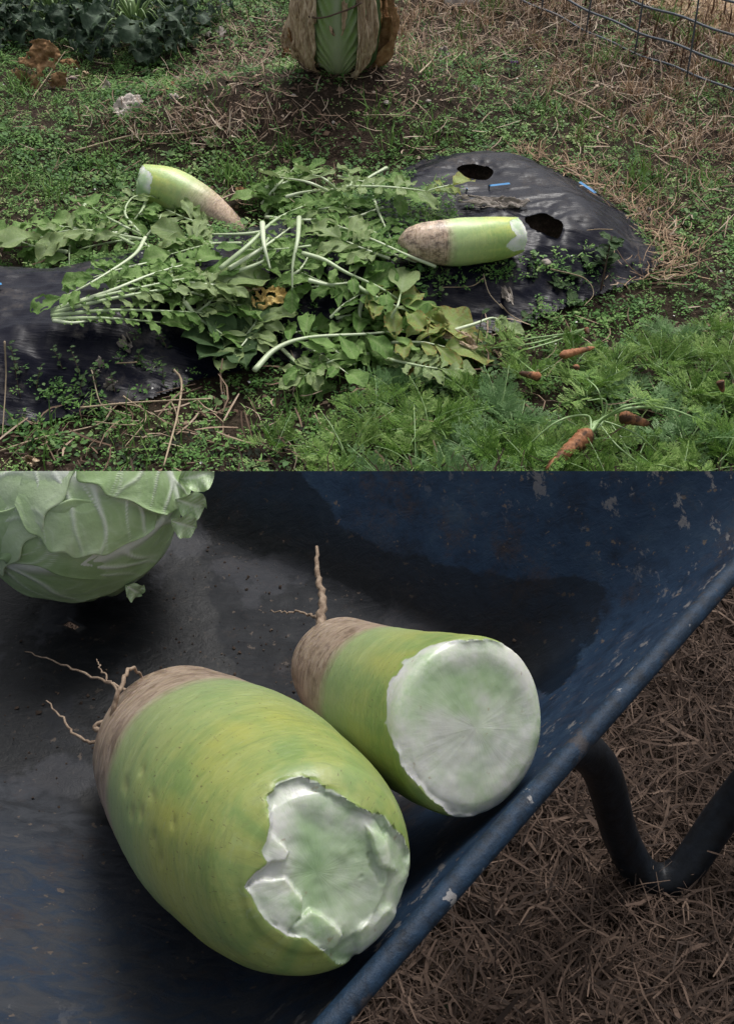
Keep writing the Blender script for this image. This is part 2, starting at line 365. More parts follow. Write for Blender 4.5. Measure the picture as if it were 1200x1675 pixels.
# ---------------------------------------------------------------- masks in plan (found through where they lie in view)
def blob(px, py, L): 
    w_ = np.zeros(np.shape(px))
    for (a, b, c, d, s_) in L: w_ = np.maximum(w_, s_*np.exp(-(((px-a)/c)**2+((py-b)/d)**2)**1.6))
    return w_
SOIL = [(440, 190, 215, 66, 1), (590, 145, 180, 58, 1), (330, 130, 70, 40, .6), (410, 85, 110, 60, .75), (180, 225, 40, 30, .5), (640, 385, 50, 30, 1), (820, 545, 55, 35, .9),
        (330, 700, 80, 40, .6), (520, 640, 70, 35, .45), (150, 740, 110, 30, .5), (450, 740, 80, 25, .5), (960, 260, 60, 25, .5), (1000, 400, 60, 60, .6), (1090, 330, 60, 60, .5), (660, 200, 60, 30, .4), (380, 330, 60, 18, .7), (900, 690, 40, 14, .8)]
DRY = [(820, 40, 190, 80, 1), (1020, 130, 170, 90, 1), (1150, 230, 110, 70, .95), (930, 30, 200, 90, 1), (700, 40, 90, 80, .8), (1150, 80, 200, 90, 1), (1100, 330, 70, 50, .5), (930, 180, 90, 30, .4)]
WLUSH = [(870, 130, 70, 30, .8), (990, 240, 120, 50, .9), (1000, 70, 60, 30, .6)]
def sample(n, xr=(-1.9, 2.0), yr=(1.30, 4.9)):
    # more candidates where the picture is nearer
    x = rng.uniform(*xr, n); y = rng.uniform(*yr, n); z = H(x, y); px, py, d = proj(np.stack([x, y, z], -1))
    k = (px > -170) & (px < 1370) & (py > -130) & (py < 850)
    x, y, z, px, py = x[k], y[k], z[k], px[k], py[k]; D = sdf(BED, x, y)
    return x, y, z, px, py, D
def keep(arrs, p): 
    k = rng.random(len(p)) < p; return [a[k] for a in arrs]
ONFILM = [(700, 432, 90, 26, .9), (800, 455, 80, 16, .9), (900, 445, 70, 20, .9), (960, 465, 50, 40, .8), (640, 340, 90, 40, .9), (460, 540, 60, 30, .8), (690, 360, 50, 25, .9), (90, 650, 90, 28, .45),
          (270, 590, 60, 30, .35), (430, 500, 60, 30, .6), (560, 545, 60, 30, .4), (560, 400, 120, 50, .5), (300, 400, 120, 25, .6), (200, 430, 100, 30, .3), (700, 480, 30, 30, .5)]
def green_w(px, py, D):
    w_ = 1-.93*blob(px, py, SOIL); w_ *= 1-.85*blob(px, py, DRY); w_ = np.maximum(w_, blob(px, py, WLUSH))
    onf = blob(px, py, ONFILM); patch = .55+.45*np.clip(1.2+2.2*fbm(px/90, py/50, 3), 0, 1)
    edge = sstep(-D+.05, 0, .05)
    return w_*patch*np.maximum(edge, 0)*(D < .05) + onf*1.6*(D >= .0)
# ---- leaf templates
LT = np.array([(0, 0, 0), (.45, .30, .06), (.5, 0, -.04), (.45, -.30, .06), (1, 0, -.02)]); LF = np.array([(0, 2, 1), (0, 3, 2), (1, 2, 4), (2, 3, 4)])
LT2 = np.array([(0, 0, 0), (.55, .42, .05), (.6, 0, -.03), (.55, -.42, .05), (.98, .2, 0), (.98, -.2, 0)]); LF2 = np.array([(0, 2, 1), (0, 3, 2), (1, 2, 4), (2, 3, 5), (2, 5, 4)])
def sprig(nl, rad, leaf, T, Fc, up=.6):
    Vs, Fs, tt = [], [], []; k = 0
    for i in range(nl):
        a_ = i*2.4+rnd.uniform(-.4, .4); h = rnd.uniform(.1, 1)**1.2*rad*up; r_ = rad*rnd.uniform(.1, .9); s_ = leaf*rnd.uniform(.6, 1.15)
        m = Matrix.Translation((r_*math.cos(a_), r_*math.sin(a_), h)) @ Matrix.Rotation(a_+rnd.uniform(-1, 1), 4, 'Z') @ Matrix.Rotation(-rnd.uniform(-.5, .7), 4, 'Y') @ Matrix.Rotation(rnd.uniform(-.5, .5), 4, 'X')
        for v in T: Vs.append((m @ Vector(v*s_))[:])
        Fs += [[q+k for q in f] for f in Fc]; k += len(T); tt += [.25*h/(rad*up)+rnd.uniform(-.12, .12)]*len(T)
    return np.array(Vs), np.array(Fs), np.array(tt)
def cover(name, n, tmpl, mat, smin, smax, wf, tint=(.15, .7)):
    x, y, z, px, py, D = sample(n); w_ = wf(px, py, D); x, y, z, px, py, D = keep([x, y, z, px, py, D], w_)
    m = len(x); s_ = rng.uniform(smin, smax, m)*(.8+.4*fbm(px/60, py/40, 8)); zz = z + .008*sstep(D, 0, .03)
    t_ = rng.uniform(*tint, m)+.25*fbm(px/70, py/45, 5)
    return scatter(name, tmpl[0], tmpl[1], np.stack([x, y, zz], -1), rng.uniform(0, 6.28, m), rng.normal(0, .2, m), rng.normal(0, .2, m), s_, t_, mat, tmpl[2])
cover('chickweed_cover', 36000, sprig(15, .024, .011, LT, LF, .8), 'weed', .6, 1.15, green_w)
cover('clover_cover', 14000, sprig(9, .022, .013, LT2, LF2, .9), 'weed2', .6, 1.2, lambda a, b, c: green_w(a, b, c)*np.clip(.4+1.6*fbm(a/80, b/60, 31), 0, 1))
cover('tiny_weed_seedlings', 5000, sprig(6, .014, .008, LT, LF, .7), 'weed', .7, 1.2, lambda a, b, c: .5*blob(a, b, SOIL)*(c < .02)*(fbm(a/50, b/40, 77) > -.1), (.3, .9))
# narrow-leaved weeds standing up
NT_ = np.array([(0, 0, 0), (.35, .055, .03), (.35, -.055, .03), (.7, .04, .05), (.7, -.04, .05), (1, 0, 0)]); NF = np.array([(0, 2, 1), (1, 2, 4), (1, 4, 3), (3, 4, 5)])
cover('narrow_leaved_weeds', 5000, sprig(12, .016, .030, NT_, NF, 1.2), 'weed', .6, 1.1, lambda a, b, c: green_w(a, b, c)*np.clip(fbm(a/70, b/50, 44)*2.5+.2, 0, 1), (.3, .8))

def blades(name, pos, length, width, lean, mat, tint, flat=False):
    """curved tapering blades"""
    n = len(pos); yaw = rng.uniform(0, 6.28, n); k = 4; t = np.linspace(0, 1, k)
    ln = np.zeros(n)+length; dirx = np.stack([np.cos(yaw), np.sin(yaw)], -1); le = np.zeros(n)+lean
    hor = (t[None]**(1.0 if flat else 1.7))*ln[:, None]*np.sin(le)[:, None]; ver = t[None]*ln[:, None]*np.cos(le)[:, None]
    bend = (rng.normal(0, .18, n)*ln)[:, None]*np.sin(t*np.pi)[None]
    per = np.stack([-dirx[:, 1], dirx[:, 0]], -1)
    C = np.zeros((n, k, 3)); C[:, :, :2] = pos[:, None, :2]+dirx[:, None]*hor[..., None]+per[:, None]*bend[..., None]; C[:, :, 2] = pos[:, None, 2]+ver
    if flat: C[:, :, 2] += .35*np.abs(rng.normal(0, .05, n))[:, None]*t[None]
    wd = (np.zeros(n)+width)[:, None]*(np.array([.8, 1, .8, .15]) if not flat else np.array([.7, 1, 1, .6]))[None]
    up = np.zeros((n, k, 3)); up[:, :, 2] = wd*.35*rng.choice([-1, 1], n)[:, None]
    Lf = C-per3(per, wd)-up; Rt = C+per3(per, wd)+up
    V = np.stack([Lf, Rt], 2).reshape(-1, 3); f = grid_faces(k, 2); F = (f[None]+np.arange(n)[:, None, None]*2*k).reshape(-1, 4)
    tt = np.repeat(np.asarray(tint)[:, None], 2*k, 1)
    me = mesh_np(name, V, F, mat, {'tint': tt}); return link(name, me, kind='stuff')
def per3(per, wd): 
    r = np.zeros((*wd.shape, 3)); r[..., :2] = per[:, None]*wd[..., None]; return r
# dry grass of the strip at top right: in tufts
x, y, z, px, py, D = sample(9000); w_ = blob(px, py, DRY)*(D < 0)*np.clip(.55+1.3*fbm(px/40, py/25, 61), 0, 1)
x, y, z, px, py = keep([x, y, z, px, py], w_); nb = 9
X = np.repeat(x, nb)+rng.normal(0, .012, len(x)*nb); Y = np.repeat(y, nb)+rng.normal(0, .012, len(x)*nb); n = len(X)
blades('dry_grass', np.stack([X, Y, H(X, Y)-.003], -1), rng.uniform(.025, .075, n), rng.uniform(.0008, .0018, n), np.clip(rng.normal(.5, .35, n), .02, 1.3), 'dry', rng.uniform(0.05, .85, n)+.15*np.repeat(fbm(px/50, py/30, 4), nb))
# flat straw under and around it
x, y, z, px, py, D = sample(60000); w_ = np.maximum(blob(px, py, DRY)*.75, np.maximum(.5*blob(px, py, SOIL), .07))*(D < .01)
rim = np.exp(-((D+.015)/.03)**2)*(px > 780)*(py < 470); w_ = np.maximum(w_, rim)
x, y, z, px, py = keep([x, y, z, px, py], w_); n = len(x)
blades('straw_litter', np.stack([x, y, z+rng.uniform(.001, .018, n)], -1), rng.uniform(.02, .085, n), rng.uniform(.0006, .0017, n), np.clip(rng.normal(1.5, .12, n), 1.1, 1.75), 'litter', rng.uniform(0, .9, n), True)
# crumbs of soil, bark and leaf on the mound
CR = np.array([(-.5, -.3, 0), (.5, -.4, .1), (.4, .4, 0), (-.4, .3, .15), (0, 0, .45)]); CF = np.array([(0, 1, 4), (1, 2, 4), (2, 3, 4), (3, 0, 4)])
x, y, z, px, py, D = sample(60000); w_ = np.maximum(blob(px, py, SOIL), .15)*(D < .02)
x, y, z, px, py = keep([x, y, z, px, py], w_*.7); n = len(x)
scatter('soil_crumbs', CR, CF, np.stack([x, y, z-.001], -1), rng.uniform(0, 6.3, n), rng.normal(0, .4, n), rng.normal(0, .4, n), rng.gamma(2, .0028, n)+.002, rng.beta(1.1, 2.4, n)*.95, 'litter')
x = rng.uniform(.2, 1.5, 60000); y = rng.uniform(1.9, 3.4, 60000); D = sdf(BED, x, y); z = H(x, y); px, py, _ = proj(np.stack([x, y, z], -1))
k = (np.exp(-((D+.02)/.035)**2) > rng.random(len(x))*1.6) & (px > 840) & (py < 470) & (rng.random(len(x)) < .5); x, y, z = x[k], y[k], z[k]; n = len(x)
blades('straw_along_film_edge', np.stack([x, y, z+rng.uniform(.002, .03, n)], -1), rng.uniform(.02, .065, n), rng.uniform(.0006, .0014, n), np.clip(rng.normal(1.5, .12, n), 1.1, 1.75), 'dry', rng.uniform(0, .6, n), True)
x, y, z, px, py, D = sample(60000, (-1.2, .4), (2.4, 3.6)); x, y, z, px, py = keep([x, y, z, px, py], blob(px, py, [(340, 222, 100, 28, .9), (180, 212, 35, 22, .9), (420, 205, 60, 24, .6), (240, 235, 60, 16, .5)])*.55*np.clip(.6+2*fbm(x*14, y*14, 3), 0, 1)); n = len(x)
blades('dry_stem_heap', np.stack([x, y, z+rng.uniform(.002, .035, n)], -1), rng.uniform(.008, .045, n), rng.gamma(2, .00035, n)+.0004, np.clip(rng.normal(1.35, .3, n), .4, 1.8), 'litter', rng.uniform(.2, 1.0, n), True)
# green grass tufts
TUFT = [(1050, 295, .8), (960, 210, .6), (1060, 330, .6), (880, 190, .5), (1000, 110, .7), (390, 290, .7), (395, 300, .8), (470, 250, .5), (650, 250, .6), (30, 300, .6), (90, 320, .5), (30, 150, .8), (760, 60, .6), (700, 130, .5),
        (620, 190, .5), (1130, 70, .8), (1090, 40, .9), (1180, 120, .8), (720, 235, .6), (230, 730, .5), (60, 740, .5), (560, 620, .5), (480, 690, .5), (1150, 300, .5), (810, 20, .6), (250, 290, .4), (160, 280, .5), (340, 190, .4)]
P_, L_ = [], []
for (a, b, s_) in TUFT:
    c = G(a, b)
    for _ in range(int(60*s_)):
        xx, yy = c[0]+rnd.gauss(0, .03), c[1]+rnd.gauss(0, .03); P_.append((xx, yy, float(H(xx, yy))-.003)); L_.append(rnd.uniform(.04, .12)*s_**.5)
x, y, z, px, py, D = sample(5200); x, y, z, px, py = keep([x, y, z, px, py], green_w(px, py, D)*(D < 0)); 
P_ += list(zip(x, y, z)); L_ += list(rng.uniform(.02, .06, len(x))); P_ = np.array(P_); n = len(P_)
blades('grass_tufts', P_, np.array(L_), rng.uniform(.001, .0019, n), np.clip(rng.normal(.6, .3, n), .05, 1.3), 'grass', rng.uniform(.1, .8, n))
# tall brown-red stalks by the fence
x, y, z, px, py, D = sample(14000); x, y, z, px, py = keep([x, y, z, px, py], blob(px, py, [(1160, 90, 120, 60, .5), (1000, 0, 120, 50, .35), (1110, 230, 60, 40, .12), (950, 130, 50, 30, .1)])); n = len(x)
MAT['redstalk'] = m_tint('brown_red_stalks', [(.1, (.03, .015, .01)), (.5, (.10, .045, .03)), (.9, (.2, .12, .07))])
blades('brown_weed_stalks', np.stack([x, y, z], -1), rng.uniform(.05, .14, n), rng.uniform(.0012, .0035, n), np.clip(rng.normal(.35, .25, n), .0, 1.), 'redstalk', rng.uniform(.1, .8, n))
# tiny white flowers and specks
x, y, z, px, py, D = sample(900); x, y, z, px, py = keep([x, y, z, px, py], green_w(px, py, D)*.45+.1); n = len(x)
scatter('white_petals', LT2, LF2, np.stack([x, y, z+rng.uniform(.008, .022, n)], -1), rng.uniform(0, 6.3, n), rng.normal(0, .4, n), rng.normal(0, .4, n), rng.uniform(.003, .007, n), rng.uniform(.2, .9, n), 'petal')
# pale sawdust path beyond the fence
pp = [G(1010, -6), G(1090, 22), G(1150, 48), G(1230, 66), G(1400, 90), G(1400, -120), G(1000, -120)]
pv = [(p[0], p[1]) for p in pp]; gx = np.arange(min(p[0] for p in pv), 2.4, .02); gy = np.arange(min(p[1] for p in pv), 4.9, .02); A_, B_ = np.meshgrid(gx, gy)
dd = sdf(pv, A_, B_)+.05*fbm(A_*9, B_*9, 3); F = grid_faces(len(gy), len(gx)); F = F[(dd.ravel() > 0)[F].all(1)]
MAT['path'] = m_plain('sawdust_ground', (.26, .17, .10), (.46, .34, .22), 90, .95, 1.0, .1)
link('path', mesh_np('path', np.stack([A_, B_, H(A_, B_)+.004+.01*sstep(dd, 0, .2)], -1).reshape(-1, 3), F, 'path'), kind='structure')
x = rng.uniform(.6, 2.4, 30000); y = rng.uniform(3.2, 4.9, 30000); k = sdf(pv, x, y)+.06*fbm(x*9, y*9, 3) > -.02; x, y = x[k], y[k]; n = len(x)
scatter('sawdust_flakes', CR, CF, np.stack([x, y, H(x, y)+.012], -1), rng.uniform(0, 6.3, n), rng.normal(0, .5, n), rng.normal(0, .5, n), rng.uniform(.004, .014, n), rng.uniform(0, 1, n), 'chip')

# dead lawn under and beside the barrow
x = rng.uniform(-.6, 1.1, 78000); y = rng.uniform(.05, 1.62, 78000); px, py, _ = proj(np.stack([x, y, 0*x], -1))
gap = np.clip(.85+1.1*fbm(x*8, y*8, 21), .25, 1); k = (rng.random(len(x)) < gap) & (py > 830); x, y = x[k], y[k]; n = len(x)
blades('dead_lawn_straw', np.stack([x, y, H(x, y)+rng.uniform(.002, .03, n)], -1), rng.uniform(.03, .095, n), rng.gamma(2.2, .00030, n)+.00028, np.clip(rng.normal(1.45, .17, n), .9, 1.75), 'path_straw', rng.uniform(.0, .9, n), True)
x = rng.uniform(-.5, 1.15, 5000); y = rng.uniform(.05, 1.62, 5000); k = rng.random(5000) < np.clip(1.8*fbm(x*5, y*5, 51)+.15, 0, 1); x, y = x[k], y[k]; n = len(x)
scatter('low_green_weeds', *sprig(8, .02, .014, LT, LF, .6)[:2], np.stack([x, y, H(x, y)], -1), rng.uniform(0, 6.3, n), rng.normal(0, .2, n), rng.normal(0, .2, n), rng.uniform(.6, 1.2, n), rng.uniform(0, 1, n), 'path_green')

# ---------------------------------------------------------------- leaflets, shared meshes (unit length along +X)
def leaflet_mesh(name, mat, wid=.27, lob=.10, nu=13, nv=9, seed=0, curl=.15, tip=1.6, base=.55, wav=.05, holes=0.0):
    r = np.random.default_rng(seed); u = np.linspace(0, 1, nu); v = np.linspace(-1, 1, nv); U, Vv = np.meshgrid(u, v, indexing='ij')
    prof = np.clip(np.sin(np.pi*U**base), 0, 1)**(.65) ; prof = prof*(1-U**6*.3)
    edge = 1+lob*np.sin(U*15+seed+np.sign(Vv)*1.7)+lob*.45*np.sin(U*29+seed*2+np.sign(Vv))
    Yy = Vv*wid*np.maximum(prof, .02)*edge; ph = r.uniform(0, 6, 4)
    Z = .16*np.abs(Vv)**1.2*wid*1.6 - curl*(U-.35)**2 + wav*np.abs(Vv)**1.5*np.sin(U*14+ph[0]+np.sign(Vv)*1.3)+.02*np.sin(U*9+Vv*3+ph[1])
    X = U+.10*np.abs(Vv)*np.sin(np.pi*U); 
    side = np.exp(-((((X-.55*np.abs(Vv)*.5)*7+ph[2]) % 1-.5)/.11)**2)*.6*(np.abs(Vv) < .9)
    vein = np.clip(np.exp(-(Vv/.10)**2)*(1-.5*U)+side, 0, 1)
    tint = .5+.25*np.sin(U*5+ph[3])*.4+r.normal(0, .06, U.shape)
    F = grid_faces(nu, nv)
    if holes:
        nh = vn(U*7+seed, Vv*3, seed) < -.62+0*U; F = F[~(nh.ravel()[F].any(1))]
    return mesh_np(name, np.stack([X, Yy, Z], -1).reshape(-1, 3), F, mat, {'tint': tint, 'vein': vein, 'edge': np.clip(np.abs(Vv)**2+U**3*.8, 0, 1)})
LM = {}
for key, mat in (('radish', 'radish_leaf'), ('pale', 'pale_leaf'), ('yellow', 'yellow_leaf')):
    LM[key] = [leaflet_mesh('leaflet', mat, wid=.17+.025*i, nu=21, lob=.035, base=1.25, seed=i+3, curl=.1+.15*i, wav=.025+.012*i, holes=(i == 2)) for i in range(4)]
    LM[key+'_end'] = [leaflet_mesh('end_leaflet', mat, wid=.31+.04*i, seed=i+13, curl=.15+.15*i, nu=27, nv=13, base=1.15, lob=.05, wav=.035, holes=(i == 1)) for i in range(3)]
LM['dark'] = [leaflet_mesh('leaf', 'dark_leaf', wid=.27+.04*i, lob=.03, seed=i+23, curl=.3, wav=.03, base=.8) for i in range(3)]
LM['kale'] = [leaflet_mesh('leaf', 'brassica', wid=.32+.06*i, lob=.16, seed=i+33, curl=.35+.2*i, wav=.14, nu=27, nv=11, holes=1, base=.8) for i in range(4)]
def frame_M(p, d, n, s, flip=1):
    d = Vector(d).normalized(); n = Vector(n); y = n.cross(d)
    if y.length < 1e-3: y = Vector((0, 1, 0)).cross(d)
    y.normalize(); z = d.cross(y)
    m = Matrix.Identity(4)
    for r_ in range(3): m[r_][0] = d[r_]*s; m[r_][1] = y[r_]*s*flip; m[r_][2] = z[r_]*s; m[r_][3] = p[r_]
    return m
GRP = 'torn-off radish leaves lying on the bed'
DEF = 'torn-off green radish leaf lying in the heap on the mulched bed'
def radish_leaf(pts, L=.06, t0=.3, n=9, r0=.0045, kind='radish', lift=(.02, .04), label=None, end=1.0, small=.3, stalk='stalk', group=True):
    L *= 1.05; k = len(pts); P = []
    for i, (a, b) in enumerate(pts):
        l_ = (.012 if lift[0] > .025 else 0)+lift[0]+(lift[1]-lift[0])*math.sin(math.pi*i/(k-1)*.9+.15) if k > 1 else lift[0]
        P.append(G(a, b, l_))
    C = catmull(P, 28); root = thing('radish_leaf', label or DEF, 'leaf', tuple(C[0]), group=GRP if (group and not label) else None)
    Cl = C-C[0]; rad = r0*np.linspace(1, .28, len(C)); rad[0] *= .9
    link('stalk', tube_mesh('stalk', Cl, rad, stalk, 8, flat=.75), root)
    T, A, B = frames(Cl); total = np.linalg.norm(np.diff(C, axis=0), axis=1).sum()
    if t0 < 1:
        for i in range(n):
            for sd in (1, -1):
                t = t0+(1-t0)*(i+.25*(sd > 0)+rnd.uniform(-.1, .1))/n*.93; t = min(max(t, t0), .97); j = int(t*(len(C)-1))
                s_ = L*(small+(1-small)*((t-t0)/(1-t0))**.9)*rnd.uniform(.8, 1.15)
                ba = rnd.uniform(.9, 1.35)
                d = T[j]*math.cos(ba)+A[j]*sd*math.sin(ba)+np.array([0, 0, rnd.uniform(-.15, .3)])
                nrm = np.array([rnd.uniform(-.5, .5), rnd.uniform(-.5, .3), 1.0])
                link('leaflet', rnd.choice(LM[kind]), root, M=frame_M(Cl[j], d, nrm, s_, rnd.choice((1, -1))))
        if end: link('end_leaflet', rnd.choice(LM[kind+'_end']), root, M=frame_M(Cl[-2], T[-1]+np.array([0, 0, .12]), (rnd.uniform(-.3, .3), rnd.uniform(-.5, .1), 1), L*1.25*end))
    return root
RL = radish_leaf
RL([(236, 392), (180, 382), (120, 376), (60, 390)], .085, .25, 5, .0045, 'pale', (.04, .06), 'pale grey-green radish leaf reaching to the left edge of the heap', end=1.1, small=.6)
RL([(238, 388), (218, 418), (150, 462), (95, 490)], .048, .45, 6, .0045, 'radish', (.04, .06), 'radish leaf with long bare arched stalk pointing down-left over black film', small=.6)
RL([(230, 384), (200, 368), (170, 352), (150, 338)], .075, .2, 4, .004, 'radish', (.05, .09))
RL([(232, 390), (190, 395), (140, 405), (100, 418)], .07, .1, 5, .004, 'radish', (.02, .03), small=.6)
RL([(240, 386), (258, 365), (264, 350)], .03, 1, 0, .0035)
RL([(236, 398), (262, 420), (250, 460)], .07, .3, 4, .004, 'radish', (.02, .04))
RL([(228, 380), (205, 350), (215, 325), (240, 315)], .06, .3, 4, .004, 'pale', (.03, .06))
RL([(300, 400), (270, 415), (240, 445)], .06, .2, 4, .004, 'radish', (.02, .05))
for k_, (pts, L_, nn, kd, lb) in enumerate([
    ([(84, 508), (160, 486), (260, 464), (350, 447)], .045, 10, 'radish', None),
    ([(84, 512), (180, 489), (290, 470), (360, 462)], .075, 10, 'pale', 'radish leaf of the left bundle ending in a broad grey-green blade over bare film'),
    ([(84, 516), (170, 508), (250, 508), (340, 512)], .045, 10, 'radish', None),
    ([(86, 522), (150, 520), (200, 522), (270, 528)], .045, 9, 'radish', None),
    ([(90, 505), (180, 476), (250, 448), (330, 425)], .04, 9, 'radish', None),
    ([(88, 524), (120, 528), (160, 522)], .02, 5, 'radish', None)]):
    RL(pts, L_, .12, nn, .0052, kd, (.03, .05), lb, small=.18, end=1.2)
RL([(302, 494), (325, 520), (366, 548)], .05, .45, 4, .006, 'radish', (.03, .04))
RL([(360, 440), (405, 402), (450, 360), (500, 335)], .04, .5, 5, .0062, 'radish', (.05, .07), 'thick white-green radish stalk slanting up to the right in the middle of the heap')
RL([(374, 440), (410, 418), (440, 398), (475, 372)], .04, .5, 4, .006, 'radish', (.04, .05))
RL([(380, 446), (420, 432), (460, 410)], .04, .7, 3, .006, 'radish', (.03, .04))
RL([(429, 364), (432, 400), (442, 440)], .04, 1, 0, .0062, lift=(.07, .08), label='short bare upright white radish stalk in the middle of the heap')
RL([(489, 355), (487, 390), (479, 432), (478, 475)], .022, .1, 8, .0055, lift=(.06, .08), label='pale ribbed radish stalk with tiny leaflets running straight down the heap', end=1.8)
RL([(494, 414), (530, 425), (565, 445), (620, 470), (655, 492)], .075, .25, 5, .006, 'radish', (.05, .06))
RL([(504, 458), (535, 465), (568, 463)], .04, 1, 0, .0058, lift=(.06, .06), label='short bare curved radish stalk cut off at its right end')
RL([(712, 436), (660, 415), (610, 392), (545, 366)], .040, .3, 9, .005, 'radish', (.03, .05), 'slender radish leaf whose stalk runs under the right radish', small=.6)
RL([(680, 428), (630, 412), (590, 402)], .03, 1, 0, .004)
RL([(430, 380), (390, 383), (322, 383)], .03, 1, 0, .006, lift=(.03, .03))
RL([(468, 322), (500, 314), (560, 308)], .05, .6, 3, .0062, 'pale', (.05, .06))
RL([(560, 306), (610, 305), (660, 308), (700, 313)], .068, .02, 5, .005, 'pale', (.06, .08), 'large radish leaf with yellowed brown-edged tip next to the blue line', small=.75, end=.9)
RL([(700, 312), (720, 306), (742, 301)], .05, .2, 2, .003, 'yellow', (.06, .07))
RL([(535, 312), (500, 297), (455, 290)], .05, .8, 1, .005, 'pale', (.06, .09), 'pale radish leaf raised at the top left corner of the heap', end=1.7)
RL([(548, 308), (530, 292), (510, 285)], .07, .3, 2, .004, 'pale', (.06, .09), end=1.3)
RL([(560, 312), (575, 300), (570, 285)], .06, .3, 2, .004, 'pale', (.06, .08), end=1.2)
RL([(416, 606), (452, 570), (505, 552), (600, 546), (660, 540)], .085, .38, 5, .0065, 'radish', (.04, .06), 'big radish leaf with thick white stalk along the front of the heap', small=.75)
RL([(500, 562), (550, 556), (600, 562), (635, 575)], .08, .3, 4, .0055, 'radish', (.02, .04), small=.7)
RL([(580, 465), (600, 478), (640, 498), (700, 520)], .085, .3, 4, .006, 'yellow', (.05, .06), 'yellowing radish leaf with holes at the right of the heap', small=.8)
RL([(640, 560), (690, 560), (730, 568)], .085, .2, 3, .004, 'yellow', (.03, .05), 'curled yellow-green radish leaf with brown margin by the dried leaf', small=.8)
RL([(662, 582), (690, 588), (720, 590)], .06, .2, 2, .004, 'yellow', (.02, .03))
RL([(640, 520), (650, 500), (655, 480)], .07, .1, 1, .004, 'pale', (.07, .10), 'single grey-green leaf blade standing upright beside the yellowing leaf', end=1.1)
RL([(736, 542), (775, 530), (805, 520), (820, 528)], .04, .75, 3, .005, 'pale', (.04, .05), 'limp wilted radish leaf hanging over at the right end of the heap')
RL([(540, 520), (560, 500), (590, 480)], .08, .1, 3, .004, 'radish', (.04, .06))
RL([(460, 560), (480, 545), (510, 540)], .08, .1, 2, .004, 'radish', (.02, .03))
# filler leaves deeper in the heap
PILE = [(270, 340, 60, 26), (170, 375, 90, 25), (260, 455, 110, 26), (330, 500, 60, 26), (470, 345, 60, 26), (540, 340, 60, 26), (560, 400, 70, 40), (470, 420, 90, 50), (350, 400, 80, 14), (600, 360, 50, 30), (560, 470, 70, 25), (610, 570, 60, 22), (320, 470, 60, 20), (560, 580, 40, 15)]
PILE += [(90, 400, 60, 18), (640, 300, 60, 16), (450, 300, 50, 14), (600, 520, 60, 25), (400, 530, 50, 20), (520, 590, 60, 16), (680, 590, 50, 14)]
for i in range(50):
    a, b, c, d = PILE[i % len(PILE)]; x_, y_ = a+rnd.uniform(-1, 1)*c*.7, b+rnd.uniform(-1, 1)*d*.7; th = rnd.uniform(0, 6.28); l_ = rnd.uniform(80, 140)
    q = [(x_-math.cos(th)*l_*.5, y_-math.sin(th)*l_*.28), (x_+rnd.uniform(-8, 8), y_+rnd.uniform(-6, 6)), (x_+math.cos(th)*l_*.5, y_+math.sin(th)*l_*.28)]
    RL(q, rnd.uniform(.055, .085), rnd.choice((.1, .3, .45)), rnd.choice((5, 6, 7)), rnd.uniform(.003, .0062), rnd.choice(('radish', 'radish', 'pale')), (.008+.03*rnd.random(), .02+.03*rnd.random()), small=.6, end=.75)

LEAVES_PENDING = [o for o in bpy.data.objects if o.get('label') == DEF]
# labels that find each one by what lies nearest to it
MARKS = [((290, 330), 'the leaning white radish'), ((760, 395), 'the lying white radish'), ((438, 486), 'the yellow rotting leaf'), ((380, 575), 'the broad pointed leaves'), ((735, 545), 'the long beige dried leaf'),
         ((208, 172), 'the papery white leaf'), ((550, 90), 'the Chinese cabbage'), ((776, 283), 'the far planting hole'), ((888, 370), 'the near planting hole'), ((930, 738), 'the largest carrot'), ((865, 614), 'the small clean carrot'),
         ((1036, 686), 'the carrot right of the fountain'), ((945, 575), 'the dark muddy carrot'), ((1178, 632), 'the carrot stub by the edge'), ((985, 400), 'the reddish-stemmed weed'), ((62, 108), 'the orange-brown leaf'),
         ((285, 680), 'the upright cream stalk'), ((85, 515), 'the left stalk bundle end'), ((80, 480), 'the bare film at left'), ((1050, 100), 'the wire fence'), ((655, 500), 'the upright leaf blade'), ((475, 310), 'the top of the heap'),
         ((235, 390), 'the left stalk crown'), ((484, 400), 'the ribbed pale stalk'), ((540, 570), 'the big front stalk'), ((835, 122), 'the purple flowers'), ((700, 700), 'the tall pale frond'), ((100, 132), 'the pinkish stones'), ((150, 610), 'the near film edge')]
USED = {}
def near_label(px, py, what):
    order = sorted(MARKS, key=lambda m: math.hypot(m[0][0]-px, (m[0][1]-py)*1.3))
    for (mx, my), nm in order[:7]:
        dx, dy = px-mx, py-my; d = math.hypot(dx, dy); a = math.degrees(math.atan2(-dy, dx)) % 360
        side_ = ['right of', 'above right of', 'above', 'above left of', 'left of', 'below left of', 'below', 'below right of'][int((a+22.5)//45) % 8]
        far = 'just' if d < 45 else ('a little' if d < 90 else ('some way' if d < 150 else 'far'))
        t = f'{what} {far} {side_} {nm}'
        if t not in USED and len(t.split()) <= 16: USED[t] = 1; return t
    return t
